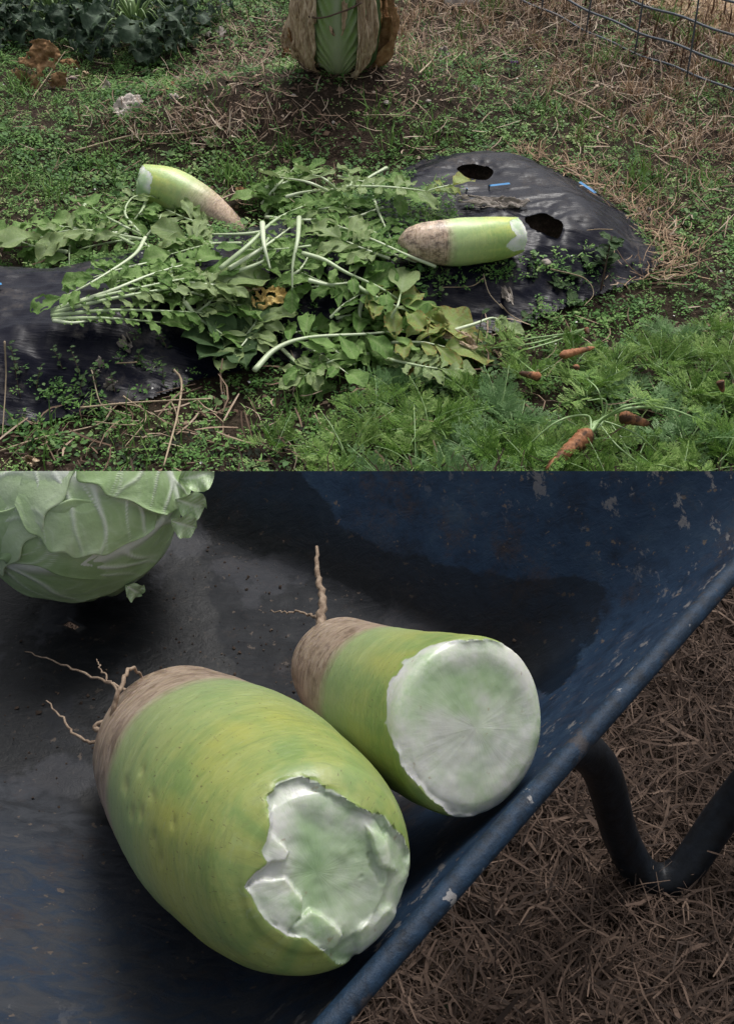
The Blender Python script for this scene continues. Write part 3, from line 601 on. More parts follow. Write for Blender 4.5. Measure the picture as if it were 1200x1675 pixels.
# ---------------------------------------------------------------- white radishes
def daikon_mat(name, split, soft, face=False, dirt=.5, seed=0.0, g=1.0):
    s = NT(name); t = s.attr('along'); torn = s.attr('torn'); ar = s.attr('round')
    comb = s.n('ShaderNodeCombineXYZ'); s.l(t, comb.inputs[0]); s.l(ar, comb.inputs[1]); comb.inputs[2].default_value = seed
    def cm(sx, sy):
        m = s.n('ShaderNodeMapping'); s.l(comb.outputs[0], m.inputs[0]); m.inputs['Scale'].default_value = (sx, sy, 1); return m.outputs[0]
    rings = s.noise(1, 6, .65, cm(34, 3.0), dist=.6); fine = s.noise(1, 4, .6, cm(110, 12))
    big = s.noise(1, 3, .5, cm(3, 3)); spots = s.noise(1, 3, .6, cm(110, 60))
    green = s.ramp(s.math('ADD', s.math('MULTIPLY', big, .38), s.math('ADD', s.math('MULTIPLY', rings, .42), s.math('MULTIPLY', fine, .2))), [(.32, (.22*g, .34*g, .09*g)), (.45, (.31*g, .44*g, .135*g)), (.55, (.43*g, .51*g, .16*g)), (.68, (.46*g, .60*g, .29*g))])
    green = s.mix(s.math('MULTIPLY', s.ramp(t, [(.62, 0.0), (.8, .8), (.95, .3)]), s.ramp(big, [(.42, 0.0), (.6, 1.0)])), green, (.52*g, .54*g, .12*g))
    scr = s.noise(1, 5, .7, cm(160, 5), dist=.8); green = s.mix(s.ramp(scr, [(.54, 0.0), (.66, .65)]), green, (.30*g, .36*g, .12*g))
    green = s.mix(s.ramp(scr, [(.32, .45), (.40, 0.0)]), green, (.46*g, .56*g, .30*g))
    green = s.mix(s.math('MULTIPLY', s.attr('pit'), .8), green, (.5*g, .52*g, .16*g))
    green = s.mix(s.ramp(s.math('SUBTRACT', t, split), [(0, .55), (.35, 0.0)]), green, (.47*g, .58*g, .33*g))
    white = s.ramp(s.math('ADD', s.math('MULTIPLY', fine, .6), s.math('MULTIPLY', rings, .4)), [(.3, (.33*g, .22*g, .145*g)), (.5, (.56*g, .43*g, .32*g)), (.7, (.72*g, .60*g, .48*g))])
    mud = s.ramp(s.noise(1, 7, .75, cm(14, 5)), [(.5-.12*dirt+.06, 0.0), (.68-.1*dirt, 1.0)])
    white = s.mix(s.ramp(s.noise(1, 4, .6, cm(120, 2.5), dist=.4), [(.52, 0.0), (.62, .5)]), white, (.16*g, .10*g, .065*g)); white = s.mix(s.math('MULTIPLY', mud, dirt), white, (.07, .04, .026))
    f = s.math('ADD', t, s.math('MULTIPLY', s.math('SUBTRACT', rings, .5), .07))
    f = s.ramp(f, [(max(split-soft, 0), 0.0), (split+soft, 1.0)])
    c = s.mix(f, white, green)
    c = s.mix(s.ramp(spots, [(.66, 0.0), (.69, .8)]), c, (.10, .075, .035))
    fl = s.noise(70, 6, .75); fl2 = s.noise(26, 4, .6)
    w_ = min(.84, g*.96)
    flesh = s.ramp(s.math('ADD', s.math('MULTIPLY', fl, .4), s.math('MULTIPLY', fl2, .6)), [(.38, (.52*w_, .72*w_, .40*w_)), (.49, (.84*w_, .93*w_, .74*w_)), (.58, (w_, w_, .93*w_))])
    flesh = s.mix(s.math('MULTIPLY', s.attr('core'), .8), flesh, s.ramp(s.noise(16, 4, .55), [(.42, (.36*w_, .60*w_, .24*w_)), (.52, (.66*w_, .84*w_, .52*w_)), (.62, (.98*w_, .99*w_, .90*w_))]))
    fib = s.noise(1, 4, .6, cm(14, 30), dist=1.5); flesh = s.mix(s.ramp(fib, [(.4, .0), (.62, .08)]), flesh, (.7*g, .8*g, .6*g)); flesh = s.mix(s.ramp(s.noise(150, 3), [(.68, 0.0), (.73, .5)]), flesh, (.3, .22, .13))
    c = s.mix(s.ramp(torn, [(.3, 0.0), (.55, 1.0)]), c, flesh)
    lime = s.ramp(torn, [(.02, 0.0), (.25, .9), (.6, 0.0)]); c = s.mix(lime, c, (.38*g, .52*g, .13*g))
    hb = s.math('ADD', s.math('MULTIPLY', rings, .5), s.math('MULTIPLY', s.math('MULTIPLY', torn, s.noise(60, 4, .6)), .9)); s.bump(s.math('ADD', hb, s.math('MULTIPLY', fine, .35)), .4, .0018)
    return s.done(c, s.mix(torn, s.ramp(fine, [(.3, .30), (.7, .46)]), (.30, .30, .30)), .5, sss=.5)
def daikon(name, label, cat, mat, centers, radii, tornpoly=None, depthmm=.008, endr=.82, nS=150, nT=176, endshape=2.4, tailpow=.5, seed=1, pits=(), lump=.03, fold=1.0, dome=.45, flakes=()):
    """centers from root end to broken end; rounded dome ends; torn area sunk in"""
    C = catmull(centers, 200); seglen = np.r_[0, np.cumsum(np.linalg.norm(np.diff(C, axis=0), axis=1))]; Lt = seglen[-1]
    rr = np.interp(np.linspace(0, 1, 200), np.linspace(0, 1, len(radii)), radii)
    # smooth the radii
    kk = np.hanning(41); kk /= kk.sum(); rp = np.r_[np.full(20, rr[0]), rr, np.full(20, rr[-1])]; rr = np.convolve(rp, kk, 'valid')
    s_ = np.linspace(0, 1, nS); s_ = np.sort(np.r_[s_, .5*(1-np.cos(np.pi*np.linspace(0, 1, nS//2)))]); nS = len(s_)
    e0 = .10; e1 = endr
    S = s_*Lt; R1 = np.interp(S, seglen, rr)
    rend = rr[-1]; de = np.clip((S-(Lt-rend*dome))/(rend*dome), 0, 1); R1 = R1*np.clip(1-de**endshape, 0, 1)**(1/endshape)
    r0_ = rr[0]*1.2; d0 = np.clip(1-S/r0_, 0, 1); R1 = R1*np.clip(1-d0**2, 0, 1)**tailpow
    Cc = np.stack([np.interp(S, seglen, C[:, i]) for i in range(3)], -1); T, A, B = frames(C)
    idx = np.clip((s_*199).astype(int), 0, 199); A = A[idx]; B = B[idx]; T = T[idx]
    # extra rings on the end so the broken face is finely meshed
    nr = 46; add = np.linspace(1, 0, nr+1)[1:]; 
    last = np.argmax(R1 < .80*rend) if (R1[nS//2:] < .80*rend).any() else nS-1
    ii = np.where((R1 < .80*rend) & (s_ > .5))[0][0]
    R1 = np.r_[R1[:ii], R1[ii-1]*add]; zz = 1-add**2
    baseC = Cc[ii-1]; tip = Cc[-1]; Cn = np.vstack([Cc[:ii], baseC+(tip-baseC)*np.sqrt(np.clip(zz, 0, 1))[:, None]])
    A = np.vstack([A[:ii], np.repeat(A[ii-1:ii], nr, 0)]); B = np.vstack([B[:ii], np.repeat(B[ii-1:ii], nr, 0)]); T = np.vstack([T[:ii], np.repeat(T[-1:], nr, 0)])
    S2 = np.r_[s_[:ii], np.linspace(s_[ii-1], 1, nr)]
    th = np.linspace(0, 2*np.pi, nT, endpoint=False)
    dirs = np.cos(th)[None, :, None]*A[:, None]+np.sin(th)[None, :, None]*B[:, None]
    lum = 1+lump*fbm(np.cos(th)[None]*1.2+S2[:, None]*3, np.sin(th)[None]*1.2+0*S2[:, None], seed, 3)+.008*fbm(S2[:, None]*26+0*th[None], np.sin(th)[None]+0*S2[:, None], seed+4, 2)
    lum = lum + .016*np.sin(S2[:, None]*95+2*np.sin(th)[None]+4*vn(S2*8, S2*0, seed)[:, None])*np.clip(1-S2[:, None]/.38, 0, 1)*(S2[:, None] > .03)
    V = Cn[:, None]+dirs*(R1[:, None]*lum)[..., None]
    pit = np.zeros(V.shape[:2]); torn = np.zeros(V.shape[:2]); core = np.zeros(V.shape[:2])
    if tornpoly is not None:
        px, py, dp = proj(V); d = sdf(tornpoly, px, py)
        scale = dp/FPX
        d = d*scale        # metres inside the torn edge
        d = d + .0035*fbm(V[..., 0]*110, V[..., 1]*110, V[..., 2]*110, 4)
        d = np.where(S2[:, None] > .45, d, -1)
        # only the side that faces out of the broken end
        torn = sstep(d, -.0022, .0012)
        sink = (.6*sstep(d, -.0008, .0022)+.4*sstep(d, .004, .02))*depthmm*(1+.35*fbm(V[..., 0]*60, V[..., 1]*60, V[..., 2]*60, 3)) + fold*sstep(d, 0, .02)*(.0025*fbm(V[..., 0]*28, V[..., 1]*28, V[..., 2]*28, 4)+.0035*sstep(vn(V[..., 0]*36, V[..., 1]*36, V[..., 2]*36+seed)+.5*fbm(V[..., 0]*130, V[..., 1]*130, V[..., 2]*130, 3), .08, .14)+.0006*fbm(V[..., 0]*160, V[..., 1]*160, V[..., 2]*160, 2))
        fm = np.zeros(d.shape)
        for fp in flakes: fm = np.maximum(fm, sstep(sdf(fp, px, py)*scale+.0012*fbm(V[..., 0]*260, V[..., 1]*260, V[..., 2]*260, 3), -.0003, .0008))
        fm *= (S2[:, None] > .45); sink = sink*(1-.72*fm)+.0015*fm*fbm(V[..., 0]*70, V[..., 1]*70, V[..., 2]*70, 3)
        core = sstep(d, .006, .022)*(1-fm)
        V = V - T[-1][None, None]*sink[..., None]
    for (ppx, ppy, pr) in pits:
        px, py, dp = proj(V); g = np.exp(-(((px-ppx)/pr)**2+((py-ppy)/(pr*2.6))**2)); V = V - dirs*(g*.0012*(S2[:, None] < .97))[..., None]; pit = np.maximum(pit, g)
    n0 = V.shape[0]; V = V.reshape(-1, 3)
    root_loc = Cn[len(Cn)//2]; F = grid_faces(n0, nT, True)
    al = np.repeat(S2[:, None], nT, 1); rd = np.repeat(np.abs((th/np.pi)-1)[None], n0, 0)*2
    attrs = {'along': al.ravel(), 'round': rd.ravel(), 'torn': torn.ravel(), 'core': core.ravel(), 'pit': pit.ravel()}
    o = thing(name, label, cat, tuple(root_loc)); V = V-root_loc
    tf = torn.ravel()[F].mean(1) > .5
    for nm, sel in (('root_body', ~tf), ('torn_face', tf)):
        if sel.sum() == 0: continue
        f = F[sel]; u = np.unique(f); mp_ = np.zeros(len(V), int); mp_[u] = np.arange(len(u))
        me = mesh_np(nm, V[u], mp_[f], mat, {k: v[u] for k, v in attrs.items()}); link(nm, me, o)
    return o, root_loc, (V+root_loc).reshape(n0, nT, 3)
def rootlet(o, loc, pts, r, mat='rootlet'):
    C = catmull([np.array(p)-loc for p in pts], 22); C[1:-1] += rng.normal(0, .0007, (20, 3)); link('rootlet', tube_mesh('rootlet', C, r*np.linspace(1, .3, 22), mat, 6), o)
MAT['rootlet'] = m_plain('thin_root', (.16, .11, .075), (.34, .26, .19), 200, .8)

m_big = daikon_mat('big_radish_skin', .45, .035, dirt=.6, seed=1.3, g=.62); m_small = daikon_mat('small_radish_skin', .55, .035, dirt=.6, seed=4.1, g=.62)
m_g1 = daikon_mat('garden_radish_skin_a', .50, .14, dirt=.35, seed=7.7, g=1.2); m_g2 = daikon_mat('garden_radish_skin_b', .37, .04, dirt=.75, seed=9.2, g=1.18)
big, bl, _ = daikon('white_radish', 'big green-shouldered white radish in front in the barrow, its top torn off raggedly', 'radish', m_big,
    [at(262, 1190, .97*FS), at(318, 1250, .865*FS), at(392, 1318, .735*FS), at(474, 1390, .640*FS), at(524, 1432, .580*FS)],
    [.062*FS, .075*FS, .0795*FS, .0685*FS, .051*FS],
    [(490, 1274), (545, 1298), (585, 1322), (625, 1336), (652, 1365), (668, 1400), (670, 1480), (640, 1540), (600, 1572), (555, 1572), (520, 1548), (470, 1528), (425, 1488), (404, 1450), (442, 1412), (430, 1392), (441, 1350), (436, 1305), (455, 1282)],
    depthmm=.0065, fold=.45, seed=3, flakes=([(420, 1440), (470, 1438), (500, 1470), (494, 1502), (470, 1528), (425, 1495), (405, 1455)], [(474, 1517), (512, 1490), (548, 1510), (564, 1532), (545, 1562), (520, 1550), (490, 1532)],
    [(436, 1345), (452, 1370), (480, 1395), (470, 1410), (440, 1414), (426, 1390)], [(585, 1525), (640, 1478), (654, 1500), (615, 1556), (588, 1566)], [(600, 1350), (640, 1372), (650, 1430), (625, 1420), (612, 1385)]), pits=[(205, 1285, 5), (232, 1260, 4), (248, 1300, 4), (230, 1330, 4), (250, 1370, 4), (262, 1405, 4), (283, 1345, 3.5), (215, 1330, 4)])
small_, sml, _ = daikon('white_radish', 'smaller white radish in the barrow with a round flat broken top', 'radish', m_small,
    [at(540, 1076, .96*FS), at(580, 1108, .875*FS), at(655, 1150, .78*FS), at(724, 1176, .725*FS), at(782, 1192, .69*FS)],
    [.038*FS, .0455*FS, .0525*FS, .0565*FS, .0575*FS],
    [(630, 1160), (638, 1118), (666, 1080), (706, 1056), (760, 1046), (832, 1052), (884, 1096), (898, 1180), (888, 1250), (846, 1304), (790, 1336), (742, 1336), (706, 1308), (668, 1262), (640, 1205)],
    depthmm=.0032, seed=6, lump=.02, endshape=5, fold=.0, dome=.3)
for pts, r in (([(180, 1222, .90), (130, 1205, .90), (76, 1146, .93)], .0018), ([(222, 1136, .93), (130, 1098, .98), (42, 1066, 1.02)], .0014),
               ([(183, 1195, .86), (192, 1140, .86), (215, 1094, .88), (238, 1116, .9)], .0024), ([(192, 1130, .92), (170, 1100, .93), (158, 1078, .95)], .001)):
    rootlet(big, bl, [at(a, b, c*FS) for a, b, c in pts], r)
rootlet(big, bl, [at(175+18*math.cos(q), 1190+9*math.sin(q), .9*FS) for q in np.linspace(.3, 5.8, 9)], .0032)
rootlet(small_, sml, [at(a, b, c*FS) for a, b, c in ((524, 1028, .98), (527, 985, 1.0), (520, 940, 1.02), (518, 894, 1.04))], .0042)
rootlet(small_, sml, [at(a, b, c*FS) for a, b, c in ((522, 1012, 1.0), (490, 1002, 1.02), (442, 1000, 1.04))], .0014)

# garden radishes
def lift_pt(px, py, l): return G(px, py, l)
D0 = float(proj(G(385, 384))[2])
d1 = daikon('white_radish', 'white radish leaning out of the bed at the left with its green top snapped off', 'radish', m_g1,
    [at(404, 398, D0+.03), at(372, 370, D0+.01), at(328, 338, D0), at(278, 310, D0-.01), at(222, 297, D0-.02)], [q_*D0/FPX for q_ in (17, 25, 35, 35, 28)],
    [(190, 270), (224, 262), (238, 276), (245, 284), (249, 292), (245, 303), (246, 314), (238, 330), (200, 330), (185, 290)], depthmm=.004, seed=11, nS=70, nT=72, lump=.04,
    pits=[(285, 310, 4), (300, 316, 3), (292, 326, 3), (312, 322, 3), (275, 300, 3)])
d2 = daikon('white_radish', 'white radish lying on the bed at the right, torn green end toward the holes', 'radish', m_g2,
    [G(650, 400, .035), G(690, 398, .05), G(750, 396, .055), G(815, 390, .055), G(856, 383, .055)], [.024, .041, .049, .045, .035],
    [(832, 362), (850, 356), (866, 362), (872, 385), (866, 408), (840, 410), (828, 402), (836, 392), (846, 385), (838, 376)], depthmm=.006, seed=14, nS=70, nT=72, lump=.035)

# ---------------------------------------------------------------- ragged dead leaves
def ragged(name, label, cat, c, ax, ay, L, W, mat, crumple=.012, hole=-.35, seed=0, n=44, droop=0.0, group=None, parent=None, fil=0):
    u = np.linspace(-1, 1, n); U, V_ = np.meshgrid(u, u, indexing='ij'); q = seed*3.1
    rr_ = np.hypot(U, V_)*(1+.35*fbm(np.cos(np.arctan2(V_, U))*1.5+q, np.sin(np.arctan2(V_, U))*1.5, q, 3))
    keep_ = (rr_ < .95) & (fbm(U*2.6+q, V_*2.6, q+5, 3) > hole)
    ax = Vector(ax).normalized(); ay = Vector(ay); az = ax.cross(ay).normalized(); ay = az.cross(ax)
    Z = crumple*fbm(U*2.2+q, V_*2.2, q, 4)*2.2 - droop*U*U + .25*crumple*np.abs(vn(U*9, V_*9, q))
    P = np.array(c)[None, None]*0 + U[..., None]*L*np.array(ax)+V_[..., None]*W*np.array(ay)+Z[..., None]*np.array(az)
    F = grid_faces(n, n); F = F[keep_.ravel()[F].all(1)]; uq = np.unique(F); mp_ = np.zeros(n*n, int); mp_[uq] = np.arange(len(uq))
    me = mesh_np(name, P.reshape(-1, 3)[uq], mp_[F], mat, {'tint': .5+0*uq, 'vein': 0*uq, 'edge': .5+0*uq})
    kw = dict(label=label, category=cat, group=group) if parent is None else {}
    o = link(name, me, parent, tuple(c), **kw); md = o.modifiers.new('thickness', 'SOLIDIFY'); md.thickness = .0008; return o
ragged('dead_leaf', 'bleached papery white dead leaf on the slope of the soil mound', 'dead leaf', G(210, 174, .012), (.7, 1, .3), (-1, .5, .4), .055, .038, 'dried_white', seed=2, hole=-.6)
ragged('dead_leaf', 'small cream curled leaf on the mound above the papery one', 'dead leaf', G(338, 126, .012), (.4, 1, .8), (-1, .5, .2), .022, .018, 'dried_white', seed=3, hole=-.8)
ragged('dead_leaf', 'lacy orange-brown dead leaf hanging below the dark plants at top left', 'dead leaf', G(62, 108, .06), (.3, .3, 1), (1, -.2, .1), .085, .10, 'dried_brown', seed=5, hole=-.18, crumple=.02, n=60)
ragged('dead_leaf', 'crumpled yellow rotting leaf in the gap of the radish heap', 'dead leaf', G(438, 486, .035), (1, .3, .1), (-.2, 1, .4), .04, .036, 'dried_yellow', seed=7, hole=-.3)
ragged('dead_leaf', 'small pale tan scrap of leaf beside the yellow rotting one', 'dead leaf', G(406, 472, .03), (1, -.2, 0), (.2, 1, .4), .028, .014, 'dried_leaf', seed=8, hole=-.5)
ragged('dead_leaf', 'long beige dried leaf at the right end of the radish heap', 'dead leaf', G(735, 545, .05), (1, -.75, -.15), (.4, .9, .4), .065, .022, 'dried_leaf', seed=9, hole=-.7, crumple=.014)
ragged('dead_leaf', 'yellow and brown leaf with holes behind the long beige dried one', 'dead leaf', G(695, 518, .06), (.7, -.8, .1), (.5, 1, .5), .06, .034, 'yellow_leaf', seed=10, hole=-.45, crumple=.014)
ragged('dead_leaf', 'tan torn leaf edge under the front of the radish heap', 'dead leaf', G(690, 602, .02), (1, .4, .1), (-.3, 1, .4), .038, .022, 'dried_yellow', seed=12, hole=-.5)
ragged('dead_leaf', 'grey rotted leaf stuck on the film below the blue line', 'dead leaf', G(790, 330, .018), (1, -.2, 0), (.2, 1, .1), .075, .022, 'dried_grey', seed=13, hole=-.3, crumple=.008, n=60)
ragged('dead_leaf', 'pale grey leaf remains on the film above the right radish', 'dead leaf', G(842, 332, .018), (1, .1, 0), (-.1, 1, .1), .04, .018, 'dried_grey', seed=15, hole=-.3, crumple=.008)
ragged('dead_leaf', 'dark rotted strip of leaf running down the film right of the heap', 'dead leaf', G(828, 480, .016), (.1, -1, 0), (1, .1, .1), .055, .011, 'dried_grey', seed=16, hole=-.5, crumple=.008)
for i, (a, b, s_, m_) in enumerate([(140, 125, .02, 'dried_leaf'), (172, 145, .022, 'dried_white'), (275, 145, .024, 'dried_brown'), (285, 158, .012, 'dried_white'), (778, 143, .014, 'dried_white'), (1057, 103, .022, 'dried_brown'), (725, 90, .03, 'dried_grey'),
     (360, 55, .03, 'dried_grey'), (340, 60, .026, 'dried_grey'), (395, 312, .018, 'dried_brown'), (180, 630, .018, 'dried_grey'), (50, 755, .016, 'dried_leaf'), (160, 600, .014, 'dried_grey'), (115, 105, .03, 'dried_brown'), (580, 100, .02, 'dried_leaf'),
     (1060, 350, .016, 'dried_grey'), (725, 250, .012, 'dried_leaf'), (850, 400, .010, 'dried_brown'), (560, 520, .02, 'dried_grey'), (205, 560, .02, 'dried_grey')]):
    ragged('dead_leaf', 'small scrap of dry leaf lying on the ground among the weeds', 'dead leaf', G(a, b, .010), (rnd.uniform(-1, 1), rnd.uniform(-1, 1), .2), (1, .3, .5), s_*1.2, s_*.7, m_, seed=20+i, hole=-.5, n=18, group='scraps of dry leaf')

# ---------------------------------------------------------------- stalks of straw, stones
def drystalk(pts, r, label, mat='straw_stalk', lift=.012, end=.6, name='dry_stalk', group=None):
    P = [G(p[0], p[1], lift if len(p) < 3 else p[2]) for p in pts]; C = catmull(P, 26); loc = C[0].copy()
    return link(name, tube_mesh(name, C-loc, r*np.linspace(1, end, 26), mat, 6, .12), None, tuple(loc), label=label, category='straw', group=group)
drystalk([(285, 605), (297, 625), (290, 680), (268, 762)], .0026, 'long cream straw stalk standing across the lower left of the bed', lift=.03)
drystalk([(8, 558, .10), (10, 620, .05), (4, 715, .01)], .0017, 'thin straw stalk upright at the left edge of the bed', 'straw_stalk')
drystalk([(132, 667), (200, 660), (260, 656), (345, 652)], .0020, 'straw lying level along the near edge of the film', lift=.03)
drystalk([(0, 738), (60, 718), (120, 705), (170, 690), (182, 665)], .0017, 'curved tan stem running in from the left edge below the film')
drystalk([(122, 247), (200, 225), (240, 219), (300, 217), (395, 197)], .0022, 'long tan stem lying across the foot of the mound', lift=.022)
drystalk([(55, 158), (75, 130), (107, 84, .06)], .0019, 'straw leaning against the orange-brown leaf at top left', lift=.01)
drystalk([(200, 660), (232, 668), (237, 690), (205, 730)], .0014, 'looped thin tan stem below the film', lift=.02)
drystalk([(150, 605), (165, 660), (190, 672), (215, 680)], .0013, 'thin bent stem hanging off the film edge', lift=.02)
drystalk([(155, 690), (220, 695), (240, 680)], .0012, 'short thin tan stem in the weeds below the film', lift=.02)
drystalk([(790, 455), (770, 468), (720, 470)], .0013, 'thin tan twig on the film below the right radish', lift=.02)
drystalk([(790, 448), (800, 480), (822, 505)], .0011, 'thin tan twig running down the film below the right radish', lift=.02)
drystalk([(900, 440), (955, 455), (970, 480), (955, 500)], .0013, 'tan stem looping beside the near end of the film', lift=.03)
drystalk([(905, 150), (950, 170), (985, 190), (1000, 200)], .0040, 'thick pale dead stem with split end in the right-hand grass', lift=.02)
drystalk([(685, 120), (705, 100), (712, 85)], .003, 'pale curled dry leaf blade beside the cabbage', lift=.02)
drystalk([(1025, 220), (960, 195), (925, 155)], .0018, 'brown stem leaning in the right-hand grass', 'stem_brown', lift=.03)
for i in range(46):
    cx_, cy_ = rnd.choice([(460, 190), (600, 160), (420, 80), (350, 215), (430, 210), (380, 95), (640, 60), (1050, 390), (1000, 330), (300, 650), (930, 200), (60, 740), (820, 540)]); cx_ += rnd.gauss(0, 45); cy_ += rnd.gauss(0, 20); th = rnd.uniform(0, 3.14); l_ = rnd.uniform(12, 42)
    drystalk([(cx_-l_*math.cos(th), cy_-l_*.5*math.sin(th)), (cx_+rnd.gauss(0, 5), cy_+rnd.gauss(0, 3)), (cx_+l_*math.cos(th), cy_+l_*.5*math.sin(th))], rnd.uniform(.0007, .0019),
             'loose dry stem lying on the soil', rnd.choice(('straw_stalk', 'straw_stalk', 'stem_brown')), lift=rnd.uniform(.005, .022), group='loose dry stems on the soil')
def stone(px, py, r, label, mat='stone', group=None):
    bm = bmesh.new(); bmesh.ops.create_icosphere(bm, subdivisions=3, radius=1); sd = rnd.uniform(0, 50)
    for v in bm.verts:
        k = 1+.35*mn.noise(v.co*1.3+Vector((sd, 0, 0))); v.co = Vector((v.co.x*k*r*1.3, v.co.y*k*r*.9, v.co.z*k*r*.65))
    me = bpy.data.meshes.new('stone'); bm.to_mesh(me); bm.free(); me.shade_smooth(); me.materials.append(MAT[mat]); p = G(px, py, r*.3+.004)
    o = link('stone', me, None, tuple(p), label=label, category='stone', group=group); o.rotation_euler = (0, 0, rnd.uniform(0, 3)); return o
stone(100, 132, .018, 'pinkish stone in the weeds at the left', 'stone_pink'); stone(120, 128, .010, 'smaller pinkish stone beside the larger one', 'stone_pink')
stone(893, 430, .011, 'smooth pale pebble by the broken end of the right radish')
stone(755, 0, .05, 'large pale grey stone at the top edge in the dry grass')
for a, b, s_ in ((480, 156, .006), (632, 168, .008), (275, 158, .006), (288, 127, .007), (545, 200, .005), (700, 165, .006), (330, 245, .004), (1015, 300, .006)): stone(a, b, s_, 'small pale pebble on the soil', group='small pebbles on the soil')

# ---------------------------------------------------------------- weeds that stand out one by one
def weed(px, py, h, nlv, ls, label, kind='dark', name='weed_plant', lean=(0, 0), stem='stem_brown', r=.0016, group=None, whorl=False):
    b = G(px, py); o = thing(name, label, 'weed', tuple(b), group)
    P = [np.zeros(3), np.array([lean[0]*.4, lean[1]*.4, h*.5]), np.array([lean[0], lean[1], h])]; C = catmull(P, 12)
    link('stem', tube_mesh('stem', C, r*np.linspace(1, .5, 12), stem, 6), o)
    for i in range(nlv):
        t = (i+1)/nlv if not whorl else rnd.uniform(.6, 1); t = t**.7; j = min(11, int(t*11)); a_ = i*2.4+rnd.uniform(-.3, .3)
        link('leaf', rnd.choice(LM[kind]), o, M=frame_M(C[j], (math.cos(a_), math.sin(a_), rnd.uniform(.0, .6)), (0, 0, 1), ls*rnd.uniform(.6, 1.1)))
    return o
weed(981, 480, .125, 12, .035, 'weed with a reddish bare stem and lobed leaves in front of the film end', r=.0024, lean=(.01, .02), whorl=True)
weed(985, 440, .04, 9, .040, 'low leafy weed around the foot of the reddish stem', r=.002)
weed(775, 590, .10, 4, .02, 'thin dark-stemmed weed standing right of the heap', lean=(.01, .01))
for i, (a, b, h_) in enumerate([(105, 610, .05), (135, 625, .07), (130, 655, .05), (35, 620, .07), (160, 640, .05), (190, 648, .04), (35, 655, .10), (270, 640, .05), (275, 575, .04), (245, 530, .05), (225, 600, .03), (60, 640, .05)]):
    weed(a, b, h_, 9, .012, 'spindly little weed growing up beside the near edge of the film', name='weed_sprig', r=.0008, lean=(rnd.uniform(-.02, .02), .01), group='spindly weeds at the near film edge')
for i, (a, b, s_) in enumerate([(930, 455, .03), (910, 470, .03), (860, 530, .026), (870, 460, .02), (935, 500, .03), (960, 440, .03), (740, 610, .04), (700, 590, .045), (720, 640, .05), (760, 600, .035), (800, 600, .03), (1090, 450, .02), (450, 520, .028), (470, 545, .03), (420, 515, .025), (905, 605, .03),
                                (255, 105, .035), (280, 115, .035), (240, 125, .03), (330, 40, .03), (230, 110, .03), (640, 590, .04), (700, 630, .04)]):
    weed(a, b, .012, 8, s_, 'low broad-leaved weed rosette among the ground cover', name='weed_rosette', group='low broad-leaved weed rosettes', r=.001, stem='stalk_green')
dk = thing('dock_plant', 'broad dark green pointed leaves growing at the front edge of the heap', 'weed', tuple(G(385, 575)))
b0 = G(385, 575)
for a, b, s_ in ((330, 562, .10), (350, 590, .095), (425, 522, .095), (410, 590, .07), (362, 520, .07), (400, 612, .06), (355, 545, .08)):
    q = G(a, b, .03)-b0; q[2] = max(q[2], .02); link('leaf', LM['dark'][rnd.randrange(3)], dk, M=frame_M(q*.15+np.array([0, 0, .015]), q, (0, -.2, 1), max(s_, np.linalg.norm(q)*1.1)))
# purple-flowered weeds
for i, (a, b) in enumerate([(834, 122), (845, 124), (112, 45), (118, 20), (245, 82)]):
    o = weed(a, b, .035, 7, .02, ['left one of the two purple-flowered weeds in the right grass', 'right one of the two purple-flowered weeds in the right grass', 'purple-flowered weed right above the orange-brown leaf', 'purple-flowered weed at the top left edge of the picture', 'purple-flowered weed under the right brassica'][i], name='flowering_weed', group=('purple-flowered weeds in the right grass' if i < 2 else 'purple-flowered weeds at top left'))
    for k in range(4):
        link('flower', leaflet_mesh('flower', 'purple', seed=k, nu=5, nv=4), o, M=frame_M((rnd.uniform(-.006, .006), rnd.uniform(-.006, .006), .034), (rnd.uniform(-1, 1), rnd.uniform(-1, 1), .8), (0, 0, 1), .012))

# ---------------------------------------------------------------- brassicas, top left
def brassica(px, py, n, L, label, h=.12, spread=.12):
    b = G(px, py); o = thing('brassica_plant', label, 'vegetable plant', tuple(b))
    link('stem', tube_mesh('stem', catmull([np.array([0, 0, -.02]), np.array([.005, 0, h*.5]), np.array([0, .01, h])], 8), .012, 'stalk_green', 8, .1), o)
    for i in range(n):
        a_ = i*2.4+rnd.uniform(-.3, .3); hh = h*(.25+.75*i/n); rr_ = spread*rnd.uniform(.3, .9); c, s_ = math.cos(a_), math.sin(a_)
        P = [np.array([0, 0, hh*.6]), np.array([c*rr_*.6, s_*rr_*.6, hh+.03]), np.array([c*rr_, s_*rr_, hh])]
        pt = link('petiole', tube_mesh('petiole', catmull(P, 8), .0035*np.linspace(1, .6, 8), 'stalk_green', 6), o)
        link('leaf', rnd.choice(LM['kale']), o, M=frame_M(P[2], (c, s_, rnd.uniform(-.9, .1)), (c*.3, s_*.3, 1), L*rnd.uniform(.7, 1.15)))
    return o
brassica(225, 88, 44, .095, 'dark blue-green brassica plant with drooping leaves, right of the top left group', .16, .15)
brassica(90, 60, 36, .09, 'dark brassica plant above the orange-brown leaf at top left', .15, .14)
brassica(-25, 65, 32, .085, 'dark brassica plant cut by the left edge at the top', .12, .13)
brassica(150, 30, 34, .095, 'dark brassica plant furthest back at the top left', .18, .15)
brassica(300, 45, 26, .08, 'dark brassica plant at the top edge just left of the bare soil', .16, .13)

